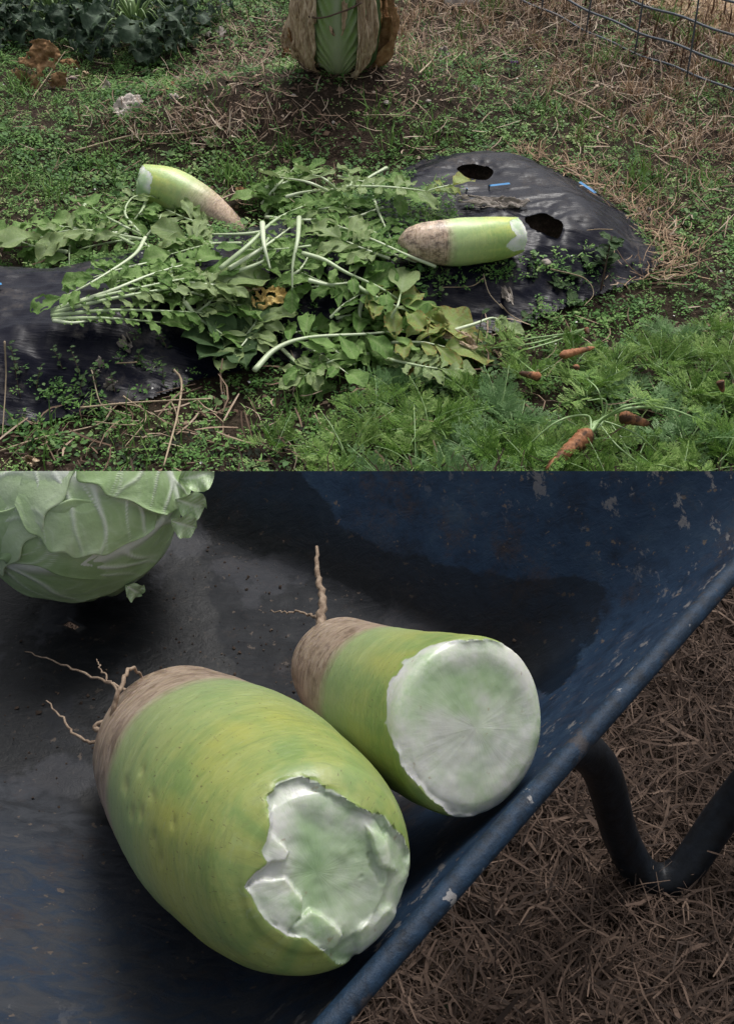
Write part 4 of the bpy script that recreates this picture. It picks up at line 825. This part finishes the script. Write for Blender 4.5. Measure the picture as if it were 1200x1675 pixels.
# ---------------------------------------------------------------- Chinese cabbage on the mound
cb = G(556, 112); cab = thing('chinese_cabbage', 'tall Chinese cabbage with dried beige outer leaves standing on the soil mound', 'cabbage', tuple(cb))
def shell_mesh(nm, a0, a1, h0, h1, rf, mat, hole=-2.0, wr=.006, seed=0, nu=46, nv=60, rib=False, ragt=.06):
    a_ = np.linspace(a0, a1, nu); h_ = np.linspace(0, 1, nv); A_, H_ = np.meshgrid(a_, h_, indexing='ij'); U = (A_-a0)/(a1-a0)*2-1
    z = h0+(h1-h0)*H_; r_ = rf(z)+wr*fbm(U*3+seed, H_*2.5, seed, 4)*2+wr*.7*np.abs(vn(U*9+seed, H_*3, seed))+wr*.9*fbm(U*11+seed, H_*8, seed+9, 3)*(wr > .008)
    width = np.clip(.35+1.4*H_**.55, 0, 1); Aw = (a0+a1)/2+(A_-(a0+a1)/2)*width
    vein = np.zeros_like(U)
    if rib:
        mid = np.exp(-(U/(.30*(1-H_)**1.5+.03))**2); side = np.exp(-(((H_*9-np.abs(U)*4.2) % 1-.5)/.16)**2)*np.clip(np.abs(U)*2.2, 0, 1)*.8
        vein = np.clip(mid+side*(1-mid), 0, 1); r_ = r_+.004*vein
    P = np.stack([r_*np.sin(Aw), -r_*np.cos(Aw), z], -1)
    kp = fbm(U*2.5+seed, H_*4, seed+3, 4) > hole; kp &= (H_ < 1-ragt*(1+fbm(U*4, H_*0+seed, 2, 3))) & (np.abs(U) < .93+.15*fbm(H_*6, U*0+seed, 1, 3))
    F = grid_faces(nu, nv); F = F[kp.ravel()[F].all(1)]; uq = np.unique(F); mp_ = np.zeros(nu*nv, int); mp_[uq] = np.arange(len(uq))
    me = mesh_np(nm, P.reshape(-1, 3)[uq], mp_[F], mat, {'tint': .5+.2*H_.ravel()[uq], 'vein': vein.ravel()[uq], 'edge': np.abs(U).ravel()[uq]})
    o = link(nm, me, cab); md = o.modifiers.new('thickness', 'SOLIDIFY'); md.thickness = .0012; return o
def capmat():
    s = NT('cabbage_inner_leaf'); v = s.attr('vein'); t = s.attr('tint'); n = s.noise(50, 4)
    c = s.ramp(s.math('ADD', s.math('MULTIPLY', n, .5), s.math('MULTIPLY', s.math('SUBTRACT', t, .5), 1.6)), [(.2, (.24, .30, .16)), (.45, (.16, .27, .06)), (.75, (.33, .40, .09))])
    c = s.mix(s.math('MULTIPLY', v, .8), c, (.30, .34, .22)); s.bump(v, .6, .004); return s.done(c, .45, .5)
MAT['napa'] = capmat()
rf0 = lambda z: .028+.058*np.sin(np.clip(z/.30, 0, 1)**.62*np.pi*.86)+.0*z
shell_mesh('inner_leaf', -1.0, .9, .0, .36, lambda z: rf0(z)+.012, 'napa', rib=True, wr=.002, seed=3)
shell_mesh('inner_leaf', -3.4, -.6, .0, .34, lambda z: rf0(z)+.004, 'napa', rib=True, wr=.003, seed=4); shell_mesh('inner_leaf', .5, 3.2, .0, .34, lambda z: rf0(z)+.006, 'napa', rib=True, wr=.003, seed=5)
shell_mesh('dried_leaf', -1.75, -.55, .0, .33, lambda z: rf0(z)+.026, 'dried_leaf', hole=-.5, wr=.018, seed=6)
shell_mesh('dried_leaf', -2.6, -1.1, .0, .30, lambda z: rf0(z)+.034, 'dried_leaf', hole=-.4, wr=.016, seed=7)
shell_mesh('dried_leaf', .42, 1.05, -.01, .34, lambda z: rf0(z)+.022, 'dried_leaf', hole=-.6, wr=.013, seed=8)
shell_mesh('dried_leaf', -.35, .38, .12, .36, lambda z: rf0(z)+.022, 'dried_leaf', hole=-.02, wr=.006, seed=9)
shell_mesh('dark_green_leaf', 1.0, 2.0, .0, .32, lambda z: rf0(z)+.018, 'dark_leaf', wr=.008, seed=10, rib=True)
shell_mesh('ragged_brown_leaf', 1.35, 2.1, .0, .33, lambda z: rf0(z)+.050, 'dried_brown', hole=-.2, wr=.022, seed=12)
shell_mesh('ragged_brown_leaf', -2.0, -1.35, .0, .12, lambda z: rf0(z)+.042, 'dried_brown', hole=-.4, wr=.010, seed=13)
for i, (a, b, l1, w1, m_, dx) in enumerate([(478, 70, .085, .035, 'dried_leaf', .0), (492, 30, .09, .04, 'dried_leaf', .02), (628, 80, .075, .026, 'dried_brown', .0), (620, 25, .08, .035, 'dried_brown', -.02), (590, 60, .095, .020, 'dried_leaf', .0), (540, 25, .06, .03, 'dried_leaf', .0), (470, 100, .04, .022, 'dried_brown', .0), (515, 50, .085, .014, 'dried_leaf', .0)]):
    p = at(a, b, 3.33 if i not in (2, 3) else 3.42); p = p-cb; ragged('dried_leaf', None, None, p, (dx, .12, 1), (1, -.1+.3*math.sin(i), .05), l1, w1, m_, seed=60+i, hole=-.28, crumple=.017, n=54, parent=cab)
link('tie_twig', tube_mesh('tie_twig', catmull([np.array(p) for p in ((-.115, -.03, .155), (-.05, -.11, .165), (.02, -.115, .185), (.06, -.10, .20))], 20), .0022, 'stem_brown', 6, .2), cab)

# ---------------------------------------------------------------- wire fence, top right
ga = G(812, -6, 0); gb = G(1215, 172, 0); fdir = gb-ga; fdir[2] = 0; flen = np.linalg.norm(fdir); fdir /= flen
fence = thing('wire_fence', 'grey welded wire mesh fence across the top right corner', 'fence', (ga[0], ga[1], 0))
def fpt(sx, h): return np.array([fdir[0]*sx, fdir[1]*sx, h])
for h_ in (.022, .085, .165, .25, .335):
    n = 60; C = np.array([fpt(t, h_+.006*math.sin(t*7)+.003*math.sin(t*23)) for t in np.linspace(-1.0, flen+.3, n)]); C[:, 1] += .004*np.sin(np.linspace(0, 17, n)+h_*9)
    link('wire', tube_mesh('wire', C, .0036, 'wire', 6), fence)
t = -.9; i = 0
while t < flen+.3:
    C = np.array([fpt(t+.006*math.sin(h_*9+i), h_) for h_ in np.linspace(.0, .36, 9)])+np.array([0, -.006, 0]); link('wire', tube_mesh('wire', C, .0028, 'wire', 6), fence); t += .232; i += 1

# ---------------------------------------------------------------- carrots
def frond_mesh(name, mat, L=1.0, seed=0, pairs=7, stalk=.35):
    r = random.Random(seed); Vs, Fs, tt = [], [], []
    def quadstrip(p, d, nrm, l, w, tn):
        d = Vector(d).normalized(); s_ = Vector(nrm).cross(d).normalized()*w; k = len(Vs); p = Vector(p)
        Vs.extend([(p)[:], (p+d*l*.45+s_)[:], (p+d*l)[:], (p+d*l*.45-s_)[:]]); Fs.append((k, k+1, k+2, k+3)); tt.extend([tn]*4)
    def cz(x): return .30*x-.42*x*x
    for i in range(pairs):
        t = stalk+(1-stalk)*(i/pairs)**.9; l1 = .27*(1-((t-stalk)/(1-stalk))**1.3)+.05
        for sd in (1, -1):
            a_ = r.uniform(.75, 1.05)*sd; d1 = Vector((math.cos(a_), math.sin(a_), r.uniform(-.25, .55))); p0 = Vector((t, 0, cz(t)))
            nrm = Vector((r.uniform(-.6, .6), r.uniform(-.6, .6), 1)); quadstrip(p0, d1, nrm, l1, .006, .3)
            m = max(3, int(l1*26))
            for j in range(m):
                tj = (j+1)/(m+.3); pj = p0+d1*l1*tj; l2 = l1*.42*(1-tj*.65)+.018
                for s2 in (1, -1):
                    ax = Vector(nrm).cross(d1).normalized(); an = r.uniform(.6, .95); d2 = d1*math.cos(an)+ax*s2*math.sin(an)+Vector((0, 0, r.uniform(-.15, .15)))
                    quadstrip(pj, d2, nrm, l2, l2*.09+.0022, .5+r.uniform(-.2, .25))
                    for q in (.45, .75):
                        d3 = (d2+d1*.8).normalized(); quadstrip(pj+d2*l2*q, d3, nrm, l2*.45, l2*.09+.0016, .6+r.uniform(-.2, .25))
            quadstrip(p0+d1*l1, d1, nrm, .05, .010, .7)
    quadstrip((1, 0, cz(1)), (1, 0, -.4), (0, 0, 1), .09, .014, .7)
    return mesh_np(name, np.array(Vs), np.array(Fs), mat, {'tint': tt, 'vein': [0]*len(tt), 'edge': [0]*len(tt)}, False)
def rachis_mesh(): 
    return tube_mesh('frond_stalk', np.array([(x_, 0, .30*x_-.42*x_*x_) for x_ in np.linspace(0, 1, 12)]), .017*np.linspace(1, .3, 12), 'stalk_carrot', 6)
FR = [frond_mesh('frond', 'carrot_leaf', seed=i, pairs=6+i % 3, stalk=(.35, .5, .25, .4)[i]) for i in range(4)]+[frond_mesh('frond', 'carrot_pale', seed=9, pairs=8, stalk=.3)]
RA = rachis_mesh()
def carrot_plant(px, py, n, L, label, group=None, pale=False, az=None, lift=.0):
    b = G(px, py, lift); o = thing('carrot_plant', label, 'carrot plant', tuple(b), group)
    for i in range(n):
        a_ = (i*2.4+rnd.uniform(-.4, .4)) if az is None else az+rnd.uniform(-.5, .5); el = rnd.uniform(.05, 1.0); s_ = L*rnd.uniform(.75, 1.15)
        M_ = Matrix.Rotation(a_, 4, 'Z') @ Matrix.Rotation(-el, 4, 'Y') @ Matrix.Rotation(rnd.uniform(-.5, .5), 4, 'X') @ Matrix.Scale(s_, 4)
        f = link('frond', FR[4] if pale else rnd.choice(FR[:4]), o, M=M_); link('frond_stalk', RA, f)
    return o
CG = 'feathery carrot plants at the lower right'; CLB = 'feathery green carrot plant in the patch at the lower right'
for i, (a, b, s_) in enumerate([(610, 690, .12), (570, 750, .13), (650, 640, .10), (700, 700, .14), (680, 770, .14), (760, 740, .14), (780, 660, .11), (840, 700, .13), (860, 620, .10), (900, 740, .13), (960, 640, .12), (1000, 600, .12), (1040, 650, .13),
        (1080, 600, .12), (1130, 650, .13), (1180, 600, .12), (1190, 690, .14), (1120, 730, .14), (1040, 760, .14), (980, 720, .12), (1170, 770, .14), (940, 590, .09), (1100, 555, .10), (1170, 545, .09), (830, 770, .14), (1210, 740, .14), (1210, 640, .13), (750, 800, .14), (900, 800, .14), (1100, 800, .14), (540, 800, .12), (1000, 810, .13), (640, 810, .13)]):
    carrot_plant(a, b+8, 11, s_*.78, CLB, CG, pale=(i % 5 == 2))
carrot_plant(812, 700, 3, .12, 'carrot plant with pale frond standing tallest on a long straight stalk', pale=True, az=1.3)
carrot_plant(800, 770, 4, .12, 'carrot plant with long pale stalks at the bottom of the garden, right of centre', pale=True, az=2.2)
carrot_plant(450, 740, 5, .07, 'small carrot plant in the weeds left of the carrot patch')
def carrot_mat():
    s = NT('carrot_orange'); n = s.noise(1, 5, .7, s.co('Object', (1, 1, 1))); n2 = s.noise(70, 5, .7); n3 = s.noise(22, 4, .7)
    c = s.ramp(n2, [(.35, (.25, .095, .04)), (.6, (.42, .19, .09))]); c = s.mix(s.ramp(n3, [(.46, 0.0), (.58, .9)]), c, (.035, .018, .011)); s.bump(n2, .9, .003); return s.done(c, .65, .3)
MAT['carrot'] = carrot_mat()
def carrot(p0, p1, r, label, tops=(), l0=.02, l1=.02):
    r = r*.82
    """p0: shoulder, p1: tip"""
    A_, B_ = G(*p0, l0+.040), G(*p1, l1+.040); n = 26; C = np.array([A_+(B_-A_)*t for t in np.linspace(0, 1, n)]); t = np.linspace(0, 1, n)
    rad = r*(1-.6*t)*np.clip(np.minimum(t*9, (1-t)*7), .04, 1)**.5*(1+.07*np.sin(t*55)+.05*np.sin(t*91)); o = thing('carrot', label, 'carrot', tuple(A_))
    link('root_body', tube_mesh('root_body', C-A_, rad, 'carrot', 18, .03), o)
    for pts, rr_ in tops:
        P = [A_]+[G(a, b, l) for a, b, l in pts]; Cc = catmull(P, 24)-A_; link('leaf_stalk', tube_mesh('leaf_stalk', Cc, rr_*np.linspace(1, .45, 24), 'stalk_carrot', 6), o)
        d = Cc[-1]-Cc[-3]; link('frond', rnd.choice(FR[:4]), o, M=frame_M(Cc[-4], d, (0, 0, 1), .11) @ Matrix.Translation((-.3, 0, 0)))
    return o
carrot((966, 706), (892, 768), .021, 'largest muddy carrot with a fountain of long leaf stalks, bottom right of the garden',
       [([(985, 685, .07), (1030, 668, .11), (1090, 668, .09), (1150, 690, .05)], .0036), ([(980, 690, .07), (1020, 665, .12), (1060, 658, .10)], .003), ([(985, 690, .06), (990, 655, .09), (960, 655, .10)], .002),
        ([(980, 688, .06), (1040, 710, .06), (1075, 740, .03)], .002), ([(975, 690, .06), (1010, 730, .06), (1060, 770, .03)], .002), ([(960, 680, .08), (910, 690, .10), (850, 740, .05)], .0024), ([(985, 680, .06), (978, 640, .12), (960, 620, .10)], .0022), ([(970, 695, .07), (900, 760, .06)], .003)], .03, .015)
carrot((1012, 680), (1062, 694), .016, 'orange carrot lying to the right of the leaf fountain', l0=.045, l1=.035)
carrot((884, 617), (848, 610), .011, 'small clean carrot lying level, leftmost in the patch', [([(850, 590, .03), (836, 570, .05)], .0018)], .045, .04)
carrot((915, 582), (972, 568), .011, 'dark muddy carrot with thin tail below the pale leaf bunch', l0=.035, l1=.03)
carrot((958, 538), (962, 546), .007, 'carrot tip with a bunch of long pale stalks running left', [([(920, 548, .03), (870, 562, .03), (800, 570, .02)], .003), ([(915, 556, .03), (860, 572, .03)], .003), ([(925, 546, .04), (880, 552, .03), (830, 560, .02)], .0025)], .03, .03)
carrot((1176, 622), (1182, 642), .010, 'little carrot stub near the right edge', l0=.05, l1=.03)
carrot((942, 598), (940, 615), .008, 'pinkish carrot stub upright between the fronds', l0=.05, l1=.02)

# ---------------------------------------------------------------- the wheelbarrow
FZ, RZ = 1.2-.78, 1.2-.58
fl = [(.14, .656), (-.48, 1.066), (-.74, .76), (-.06, .44)]; rim_ = [(.363, .697), (-.50, 1.36), (-1.02, .60), (-.151, .107)]
def rounded(poly, r, per=26, seg=40):
    out = []; n = len(poly)
    for i in range(n):
        p0, p1, p2 = (np.array(poly[(i-1) % n], float), np.array(poly[i], float), np.array(poly[(i+1) % n], float)); a_ = (p0-p1)/np.linalg.norm(p0-p1); b_ = (p2-p1)/np.linalg.norm(p2-p1)
        s0 = p1+a_*r; s1 = p1+b_*r; t = np.linspace(0, 1, per)[:, None]; arc = (1-t)**2*s0+2*t*(1-t)*p1+t**2*s1; out.append(arc)
        p3 = np.array(poly[(i+2) % n], float); e = p2-b_*r; t = np.linspace(0, 1, seg+2)[1:-1, None]; out.append(s1+(e-s1)*t)
    return np.vstack(out)
Pf, Pr = rounded(fl, .05), rounded(rim_, .085); npz = len(Pf)
lev = np.linspace(0, 1, 34); rows = []; att_h = []; 
cen = Pf.mean(0)
for q in np.linspace(0.02, 1, 40)[:-1]: rows.append(np.c_[cen+(Pf-cen)*q, np.full(npz, FZ)]); att_h.append(0)
for t in lev:
    xy = Pf*(1-t)+Pr*t; g = t if t > .12 else t*t/.24+.03*(t/.12); g = min(1, g*.0+(t**1.12)); rows.append(np.c_[xy, np.full(npz, FZ+(RZ-FZ)*g)]); att_h.append(t)
TV = np.array(rows); n0 = len(TV)
TV[..., 2] += .0022*fbm(TV[..., 0]*7, TV[..., 1]*7, 2)*(1-np.array(att_h)[:, None]*.5)
# soft belly where floor meets wall
k5 = TV.copy()
for _ in range(7): k5[1:-1] = (k5[:-2]+2*k5[1:-1]+k5[2:])/4
wgt = np.exp(-((np.arange(n0)-39)/7.)**2)[:, None, None]; TV = TV*(1-wgt)+k5*wgt
TVs = fs(TV)
wb = thing('wheelbarrow', 'worn dark blue metal wheelbarrow tray on bent tube legs, holding radishes and a cabbage', 'wheelbarrow', tuple(fs((0, .6, 0))*np.array([1, 1, 0])))
wl = np.array(wb.location)
hatt = np.repeat(np.array(att_h)[:, None], npz, 1)
side = np.repeat((np.arange(npz)/npz)[None], n0, 0)
def tray_mat():
    s = NT('worn_blue_tray_paint'); h = s.attr('up'); nb = s.noise(7, 6, .65); nf = s.noise(60, 7, .75); nm = s.noise(20, 5, .7)
    st = s.noise(1, 6, .7, s.co('Object', (38, 80, 38), (0, 0, R(-25))), dist=.8)
    blue = s.ramp(s.math('ADD', s.math('MULTIPLY', nm, .5), s.math('MULTIPLY', nf, .5)), [(.34, (.002, .006, .014)), (.48, (.0075, .021, .046)), (.56, (.011, .027, .054)), (.68, (.024, .042, .066))])
    grey = s.ramp(s.math('ADD', s.math('MULTIPLY', st, .6), s.math('MULTIPLY', nf, .4)), [(.34, (.004, .0048, .0065)), (.5, (.010, .0115, .0145)), (.66, (.027, .028, .031))])
    hn = s.math('ADD', h, s.math('MULTIPLY', s.math('SUBTRACT', nb, .5), .35))
    c = s.mix(s.ramp(hn, [(.10, 0.0), (.32, 1.0)]), grey, blue)
    # scratched near slope keeps both
    c = s.mix(s.math('MULTIPLY', s.attr('near'), s.ramp(st, [(.40, .35), (.56, .95)])), c, s.mix(.5, grey, (.045, .05, .06)))
    # rust film and specks
    c = s.mix(s.math('MULTIPLY', s.ramp(s.noise(18, 8, .85), [(.53, 0.0), (.66, 1.0)]), .55), c, (.04, .026, .019))
    c = s.mix(s.ramp(s.noise(130, 3, .6), [(.66, 0.0), (.70, .8)]), c, (.09, .07, .055))
    # wet dark areas, irregular
    wet = s.math('MULTIPLY', s.attr('wet'), 1.0); wet = s.math('ADD', wet, s.math('MULTIPLY', s.math('SUBTRACT', s.noise(11, 6, .65), .5), 1.7)); wm = s.ramp(wet, [(.44, 0.0), (.55, 1.0)])
    c = s.mix(wm, c, s.mix(.65, c, (.001, .0015, .0022)))
    # dried mud splashes on the floor and pale chips high on the wall
    mud = s.math('MULTIPLY', s.ramp(s.noise(9, 6, .6), [(.565, 0.0), (.60, 1.0)]), s.ramp(h, [(.0, .5), (.1, 0.0)])); c = s.mix(mud, c, (.04, .042, .05))
    ch = s.math('MULTIPLY', s.ramp(s.noise(1, 6, .7, s.co('Object', (60, 26, 60), (0, 0, R(47)))), [(.585, 0.0), (.62, 1.0)]), s.ramp(h, [(.45, 0.0), (.9, .9)])); c = s.mix(ch, c, (.16, .15, .145))
    s.bump(s.math('ADD', s.math('MULTIPLY', nf, .7), st), .5, .0016)
    rg = s.mix(wm, s.ramp(nf, [(.3, .55), (.7, .8)]), (.42, .42, .42)); return s.done(c, rg, .2)
MAT['tray'] = tray_mat()
# wet attribute: pool on the floor and tide mark on the far wall (in tray coordinates)
def tray_wet(P, h):
    px, py, _ = proj(P)
    floor_pool = sstep(sdf([(-200, 1000), (330, 860), (360, 960), (350, 1040), (480, 1230), (640, 1420), (600, 1500), (300, 1420), (185, 1350), (120, 1322), (0, 1262), (-200, 1180)], px, py), -45, 35)
    tide = sstep(sdf([(330, 868), (330, 700), (480, 760), (560, 862), (640, 900), (760, 925), (860, 945), (940, 940), (1002, 955), (985, 1030), (930, 1110), (900, 1140), (730, 1046)], px, py), -30, 30)
    return np.clip(.25*floor_pool+.5*floor_pool*0+.42*floor_pool+ .9*tide, 0, 1)
wetv = tray_wet(TVs, hatt); px_, py_, _ = proj(TVs); near = sstep(sdf([(-300, 1240), (0, 1266), (185, 1350), (300, 1400), (560, 1600), (700, 1800), (-300, 1800)], px_, py_), -15, 15)
V = (TVs-wl).reshape(-1, 3); me = mesh_np('tray', TVs.reshape(-1, 3), grid_faces(n0, npz, True), 'tray', {'up': hatt.ravel(), 'wet': wetv.ravel(), 'near': near.ravel()})
thicken(me, -.0016); cut(me); me.transform(Matrix.Translation(Vector(-wl))); me.shade_smooth(); tray = link('tray', me, wb)
# rolled rim
rp = np.c_[Pr, np.full(npz, RZ+.001)]; rp = np.vstack([rp, rp[:1]]); rp = fs(rp)
def rim_mat():
    s = NT('rim_paint'); n = s.noise(90, 6, .75); q = s.noise(24, 5, .7); c = s.ramp(n, [(.35, (.0035, .009, .018)), (.6, (.009, .028, .058))]); c = s.mix(s.ramp(q, [(.58, 0.0), (.62, .7)]), c, (.04, .032, .03))
    c = s.mix(s.ramp(s.noise(33, 6, .65), [(.62, 0.0), (.64, .9)]), c, (.25, .24, .235)); s.bump(n, .9, .0015); return s.done(c, .6, .3)
MAT['rim'] = rim_mat()
V, F, _c = tube(rp, .0062, 14); me = mesh_np('rim', V, F, 'rim'); cut(me); me.transform(Matrix.Translation(Vector(-wl))); link('rim', me, wb)
# legs of bent tube
MAT['leg'] = m_plain('chipped_dark_paint', (.0015, .0022, .0035), (.006, .009, .014), 60, .5, .6)
def legtube(pts, r, nm='leg'):
    C = catmull(pts, 60); link(nm, tube_mesh(nm, C-wl, r, 'leg', 18), wb)
fz = fs((0, 0, FZ))[2]-.01
a0 = gp(965, 1235, .27); a1 = gp(1015, 1370, .10); a2 = gp(1055, 1432, .035); a3 = gp(1110, 1430, .035); a4 = gp(1180, 1335, .10); a5 = gp(1275, 1215, .20)
top0 = fs((.0, .62, FZ))-np.array([0, 0, .02]); top1 = fs((.30, .66, .54))-np.array([0, 0, .02])
legtube([top0, (top0+a0)/2+np.array([0, 0, .0]), a0, a1, a2, a3, a4, a5, a5+np.array([.08, .05, .10]), a5+np.array([.12, .14, .20])], .0205)
q0 = fs((-.45, .80, FZ))-np.array([0, 0, .02]); legtube([q0, q0+np.array([-.03, -.04, -.25]), np.array([q0[0]-.05, q0[1]-.08, .03]), np.array([q0[0]-.05, q0[1]-.16, .03]), q0+np.array([0, -.2, -.2]), q0+np.array([.04, -.2, .0])], .026)

# crumbs of soil lying on the tray floor
n = 1500; u_ = rng.uniform(0, 1, n); q_ = rng.integers(0, npz, n); k_ = np.clip((38*np.sqrt(rng.uniform(0, 1, n))).astype(int)+rng.integers(0, 8, n), 1, n0-2)
P_ = TVs[k_, q_]*(1-u_)[:, None]+TVs[k_, (q_+1) % npz]*u_[:, None]+rng.normal(0, .002, (n, 3))*np.array([1, 1, 0]); px_, py_, _ = proj(P_); kk_ = (py_ > 790); P_ = P_[kk_]; n = len(P_)
MAT['crumb'] = m_tint('soil_crumb_brown', [(.1, (.01, .007, .005)), (.6, (.04, .026, .018)), (.95, (.12, .09, .065))], rough=.9)
scatter('soil_crumbs_in_tray', CR, CF, P_+np.array([0, 0, .0004]), rng.uniform(0, 6.3, n), rng.normal(0, .4, n), rng.normal(0, .4, n), rng.gamma(1.6, .0006, n)+.0005, rng.beta(1.2, 2, n), 'crumb')

# ---------------------------------------------------------------- cabbage in the barrow
ccen = at(122, 806, 1.05*FS); cr = .106*FS
hc = thing('round_cabbage', 'light green round cabbage with white veins at the back of the barrow', 'cabbage', tuple(ccen))
def cabmat():
    s = NT('round_cabbage_leaf'); v = s.attr('vein'); n = s.noise(28, 4); f = s.noise(150, 4, .7); t = s.attr('tint')
    c = s.ramp(s.math('ADD', s.math('MULTIPLY', n, .5), s.math('MULTIPLY', t, .5)), [(.25, (.20, .32, .12)), (.5, (.34, .47, .235)), (.75, (.50, .60, .39))]); c = s.mix(s.math('MULTIPLY', v, .85), c, (.74, .78, .68))
    s.bump(s.math('ADD', f, s.math('MULTIPLY', v, 1)), .3, .002); return s.done(c, .42, .45, sss=.15)
MAT['cabbage'] = cabmat()
Xc, Yc, Zc = np.array([1., 0, 0]), None, None
fwd = -(ccen-CAMV); fwd /= np.linalg.norm(fwd); Yc = np.cross(fwd, Xc); Yc /= np.linalg.norm(Yc)    # fwd: toward viewer side, Yc: up
def cdir(u, v): # direction on the head: u right, v up, in units of the radius
    w_ = math.sqrt(max(0.0, 1-u*u-v*v)); return u*Xc+v*Yc+w_*fwd
def cab_leaf(base, mid, rad, half, seed, ext=1.25, tint=.5, flare=.0, nu=90, nv=80):
    b = cdir(*base); m = cdir(*mid); ax = np.cross(b, m); ax /= np.linalg.norm(ax); tang = np.cross(ax, b); U, V_ = np.meshgrid(np.linspace(0, ext, nu), np.linspace(-1, 1, nv), indexing='ij')
    tot = math.acos(np.clip(b @ m, -1, 1)); ang_ = U*tot; cdirs = np.cos(ang_)[..., None]*b+np.sin(ang_)[..., None]*tang
    un = U/ext; wid = half*np.clip(np.sin(np.pi*np.clip(un*.80+.16, 0, 1)), 0, 1)**.7*(1+.04*np.sin(un*30+seed+V_)); la = V_*wid
    d = np.cos(la)[..., None]*cdirs+np.sin(la)[..., None]*ax
    mid_ = np.exp(-(V_*wid/(.10*(1-un*.75)))**2); vv = 0
    for k in range(6):
        bk = .02+k*.155+.035*math.sin(k*2.7+seed*1.9); cv = (un-bk)-np.abs(la)*(.80+.22*math.sin(k*1.7+seed))+.02*np.sin(la*14+k)+.28*np.abs(la)**2; vv = vv+np.exp(-(cv/(.011*(1+.5*math.sin(k*3.1+seed))*(1.3-np.abs(V_)*.7)))**2)*np.clip(1.1-np.abs(V_)*.8, 0, 1)
    fine = .35*np.exp(-(((la*9+un*5+1.3*vn(un*5, la*5, seed)) % 1-.5)/.10)**2)*np.clip(1-mid_, 0, 1)
    vein = np.clip(mid_*1.2+np.clip(vv, 0, 1)*1.0+fine*.35, 0, 1)
    rr_ = rad*(1+.012*fbm(U*4+seed, V_*3, seed, 4)+.014*np.clip(mid_, 0, 1)+.008*np.clip(vv, 0, 1) + .022*np.abs(V_)**6 + flare*np.clip(un-.75, 0, 1)**1.5*4+.010*np.abs(V_)**4*np.sin(un*22+seed))
    P = d*rr_[..., None]+ccen
    me = mesh_np('leaf', P.reshape(-1, 3), grid_faces(nu, nv), 'cabbage', {'vein': vein, 'tint': tint+.2*(1-mid_)*fbm(U*3, V_*3, seed, 3)-.15*un+0*U}); thicken(me, .001); cut(me); me.transform(Matrix.Translation(Vector(-ccen)))
    me.shade_smooth(); return link('leaf', me, hc)
cab_leaf((-.95, -.25), (-.1, -.35), cr*.965, 1.35, 1, 2.3, .55)
cab_leaf((-.55, .75), (.45, .3), cr*.985, 1.5, 2, 1.9, .5)
cab_leaf((-.85, -.45), (-.45, .45), cr*1.025, .75, 3, 1.6, .75)
cab_leaf((-.80, -.40), (-.02, -.62), cr*1.045, .55, 4, 2.1, .5)
cab_leaf((-.35, .25), (.40, .02), cr*1.065, .62, 5, 1.6, .55, .02)
cab_leaf((.1, .9), (.85, .25), cr*1.005, .8, 6, 1.5, .45, .04)
bm = bmesh.new(); bmesh.ops.create_icosphere(bm, subdivisions=5, radius=cr*.94); bmesh.ops.translate(bm, verts=bm.verts[:], vec=Vector(ccen)); me = bpy.data.meshes.new('heart'); bm.to_mesh(me); bm.free()
cut(me); bm = bmesh.new(); bm.from_mesh(me); bmesh.ops.holes_fill(bm, edges=bm.edges[:]); bm.to_mesh(me); bm.free(); me.transform(Matrix.Translation(Vector(-ccen))); me.shade_smooth(); me.materials.append(MAT['cabbage']); link('heart', me, hc)
# curled frilly scrap of its leaf at the upper right
for i, (u_, v_, l_) in enumerate([(.93, .28, .03), (.95, .12, .028), (.90, -.06, .026), (.86, -.25, .022), (.46, -.84, .018), (.80, .45, .026)]):
    d_ = cdir(u_*.995, v_*.995 if u_*u_+v_*v_ < 1 else v_*.2); p = ccen+d_*cr*.97; m_ = leaflet_mesh('curled_edge', 'cabbage', wid=.48, lob=.04, nu=21, nv=11, base=1.1, seed=40+i, wav=.13, curl=.5)
    M_ = frame_M(p, (u_, .1, v_*.8-.2+.3*math.sin(i*2)), (.2*math.sin(i*5), -1, .5), l_); m_.transform(M_); cut(m_); m_.transform(Matrix.Translation(Vector(-ccen))); link('curled_edge', m_, hc)

# ---------------------------------------------------------------- give every look-alike a label of its own
bpy.context.view_layer.update()
WHAT = {DEF: 'green radish leaf', CLB: 'feathery carrot plant', 'small scrap of dry leaf lying on the ground among the weeds': 'small scrap of dry leaf', 'loose dry stem lying on the soil': 'loose dry stem',
        'spindly little weed growing up beside the near edge of the film': 'spindly little weed', 'low broad-leaved weed rosette among the ground cover': 'low broad-leaved weed', 'small pale pebble on the soil': 'small pale pebble'}
for o in list(sc.objects):
    if o.parent is None and o.get('label') in WHAT:
        if o.type == 'EMPTY' and o.children and o.name.startswith('radish_leaf'):
            st = [c for c in o.children if c.name.startswith('stalk')][0]; vs = st.data.vertices; P = np.array((vs[len(vs)//2].co+o.location)[:])
        else: P = np.array(o.location[:])
        a, b, _ = proj(P); o['label'] = near_label(float(a), float(b), WHAT[o['label']])
